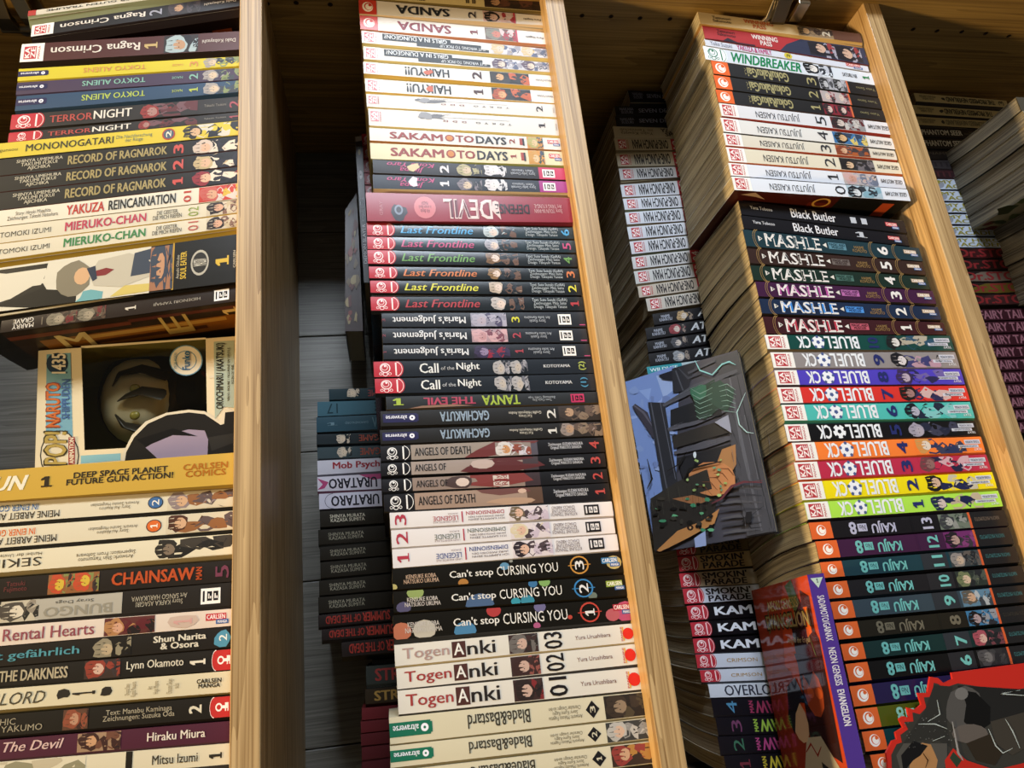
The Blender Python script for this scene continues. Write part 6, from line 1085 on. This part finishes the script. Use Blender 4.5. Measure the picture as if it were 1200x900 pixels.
add(TX('1435', 228, 92, 290, 180, 'lB'), 'd8d0bc'); add(TX('NARUTO', 200, 218, 268, 418, 'lB'), '8a3c24'); add(TX('NARUTO', 205, 222, 263, 414, 'lB'), 'b86430'); add(TX('SHIPPUDEN', 272, 205, 308, 380, 'lB'), '3c5a8a')
add(TX('POP!', 190, 430, 300, 585, 'lB'), '3a3420'); add(TX('POP!', 196, 436, 294, 580, 'lB'), 'a08a48'); add(ND(302, 460, 330, 458, 330, 578, 302, 580), '8a3430'); add(TX('ANIMATION', 306, 462, 326, 576, 'lB'), 'd0c8b0')
add(TX('OROCHIMARU (AKATSUKI)', 950, 45, 992, 335, 'lB'), '26241e'); add(TX('VINYL FIGURE / FIGURINE EN VINYLE', 1000, 66, 1010, 300, 'lb'), '3a382e'); add(TX('FIGURA DE VINIL', 1018, 140, 1028, 225, 'lb'), '3a382e')
add(TX('Funko', 802, 82, 836, 165, 'lB'), '2c5c84'); add(TX('SPECIAL EDITION', 765, 90, 776, 160, 'lb'), '5c8094')
L.build(bs, fb)
finish(fb, 'cream and blue window box lying on its side on the mustard spine', None, 'toy box')
# the toy inside: plain generic vinyl head and small body lying on its side
fg = empty('vinyl_figure', bs(165, 545, -.045) + Vector((0, 0, .0)))
def lump(name, cpx, cpy, dy, rx, ry, rz, mat, jag=0, n=20, seed=1):
    c = at_y(cpx, cpy, yb + dy); vs = [c + Vector((0, 0, rz))]; rd = random.Random(seed); fs = []; m = 12
    for i in range(1, m):
        th = math.pi * i / m
        for j in range(n):
            ph = 2 * math.pi * j / n; e = .8
            sx = math.copysign(abs(math.cos(ph)) ** e, math.cos(ph)); sy = math.copysign(abs(math.sin(ph)) ** e, math.sin(ph)); kk = 1 + rd.uniform(-jag, jag)
            vs.append(c + Vector((rx * math.sin(th) ** e * sx * kk, ry * math.sin(th) ** e * sy * kk, rz * math.cos(th))))
    vs.append(c - Vector((0, 0, rz)))
    for j in range(n): fs.append((0, 1 + j, 1 + (j + 1) % n)); fs.append((len(vs) - 1, 1 + (m - 2) * n + (j + 1) % n, 1 + (m - 2) * n + j))
    for i in range(m - 2):
        for j in range(n): a = 1 + i * n + j; b = 1 + i * n + (j + 1) % n; fs.append((a, a + n, b + n, b))
    return mesh_obj(name, vs, fs, mat, None, fg, [True] * len(fs))
SK = paint('cfc8b0', .3); HR = paint('24201a', .3)
lump('head', 166, 470, .042, .030, .028, .037, SK); lump('hair', 176, 466, .052, .040, .030, .044, HR)
lump('body', 222, 462, .045, .022, .018, .022, HR); lump('foot', 240, 446, .045, .008, .012, .008, paint('6a2c24', .3))
def lock(pts, r, name='hair_lock'):
    v = []; f = []; n = 8
    for i, (a, b, dy) in enumerate(pts):
        c = at_y(a, b, yb + dy); q = r * (1 - .85 * abs(i / (len(pts) - 1)) ** 1.5)
        for j in range(n): v.append(c + Vector((q * math.cos(2 * math.pi * j / n) * .6, q * math.sin(2 * math.pi * j / n) * .6, q * math.sin(2 * math.pi * j / n))))
    for i in range(len(pts) - 1):
        for j in range(n): f.append((i * n + j, i * n + (j + 1) % n, (i + 1) * n + (j + 1) % n, (i + 1) * n + j))
    f += [tuple(range(n)), tuple(reversed(range((len(pts) - 1) * n, len(pts) * n)))]
    mesh_obj(name, v, f, HR, None, fg, [True] * len(f))
lock([(195, 440, .02), (165, 432, .014), (140, 438, .014), (132, 452, .016)], .006); lock([(190, 462, .014), (165, 458, .010), (148, 464, .010), (138, 470, .012)], .006)
lock([(200, 500, .02), (170, 505, .014), (145, 498, .014), (135, 486, .016)], .006)
for yy in (455, 487): lump('eye', 158, yy, .0135, .004, .002, .0035, paint('8a8440', .2), 0, 10)
finish(fg, 'small pale-headed vinyl figure with dark hair behind the film window', None, 'toy')

# ------------------------------------------------------------------ concealed hinges screwed under the ceiling board
MET = bpy.data.materials.new('nickel'); MET.use_nodes = True; b = MET.node_tree.nodes['Principled BSDF']; b.inputs['Metallic'].default_value = 1; b.inputs['Base Color'].default_value = (.42, .36, .26, 1); b.inputs['Roughness'].default_value = .28
DK = bpy.data.materials.new('dark_steel'); DK.use_nodes = True; b = DK.node_tree.nodes['Principled BSDF']; b.inputs['Metallic'].default_value = 1; b.inputs['Base Color'].default_value = (.16, .14, .11, 1); b.inputs['Roughness'].default_value = .35
def bar(name, pts, w, t, mat, parent):
    """flat strip bent through points (x,y,z), width across x, thickness t in z"""
    v = []; f = []
    for p in pts:
        p = Vector(p)
        for dx, dz in ((-w / 2, t / 2), (w / 2, t / 2), (w / 2, -t / 2), (-w / 2, -t / 2)): v.append(p + Vector((dx, 0, dz)))
    for i in range(len(pts) - 1):
        for j in range(4): f.append((4 * i + j, 4 * i + (j + 1) % 4, 4 * i + 4 + (j + 1) % 4, 4 * i + 4 + j))
    f += [(0, 3, 2, 1), tuple(4 * (len(pts) - 1) + j for j in range(4))]
    o = mesh_obj(name, v, f, mat, None, parent); m = o.modifiers.new('edge', 'BEVEL'); m.width = .0005; m.segments = 2; return o
def disc(name, c, r, h, mat, parent, axis='z', n=18):
    v = []; c = Vector(c)
    for q, rr in ((0, r), (h * .8, r), (h, r * .85)):
        for i in range(n):
            a = 2 * math.pi * i / n
            v.append(c + (Vector((rr * math.cos(a), rr * math.sin(a), -q)) if axis == 'z' else Vector((q, rr * math.cos(a), rr * math.sin(a)))))
    f = [(q * n + i, q * n + (i + 1) % n, (q + 1) * n + (i + 1) % n, (q + 1) * n + i) for q in (0, 1) for i in range(n)] + [tuple(range(n)), tuple(reversed(range(2 * n, 3 * n)))]
    return mesh_obj(name, v, f, mat, None, parent)
def make_hinge(px_, py_, label):
    c = at_z(px_, py_, ZC); x, y, z = c.x, c.y, ZC
    h = empty('cabinet_hinge', (x, y, z))
    bar('base_plate', [(x + .014, y - .020, z - .0012), (x + .014, y + .014, z - .0012)], .014, .0022, MET, h)
    bar('arm', [(x + .012, y - .022, z - .009), (x + .012, y - .004, z - .010), (x + .010, y + .010, z - .0055)], .010, .003, MET, h)
    bar('link', [(x - .004, y - .022, z - .006), (x - .004, y - .006, z - .012), (x - .003, y + .010, z - .010)], .012, .004, DK, h)
    bar('lever', [(x - .010, y - .018, z - .004), (x - .012, y - .006, z - .010), (x - .017, y + .001, z - .012), (x - .023, y + .003, z - .010)], .004, .0022, MET, h)
    disc('pivot', (x - .010, y + .008, z - .009), .0035, .026, DK, h, 'x'); sc = disc('screw', (x + .012, y + .010, z - .0065), .0042, .0035, MET, h)
    disc('screw', (x + .004, y + .012, z - .004), .0036, .006, DK, h)
    h['label'] = label; h['category'] = 'hinge'; h['group'] = 'hinges under the cabinet top'
    return h
h0 = make_hinge(908, 15, 'brassy metal hinge under the top board, above the right front stack')
h1 = h0.copy(); COL.objects.link(h1); h1.location = at_z(16, 9, ZC); h1['label'] = 'dark metal hinge under the top board at the upper left corner'
for ch in list(h0.children):
    c_ = ch.copy(); COL.objects.link(c_); c_.parent = h1
h0.scale = h1.scale = (1.3, 1.3, 1.5)

for l, g in LABELS:
    if not 4 <= len(l.split()) <= 16: print('LABEL LENGTH', len(l.split()), l)
_s = [l for l, g in LABELS]
for l in set(_s):
    if _s.count(l) > 1: print('DUP', l)
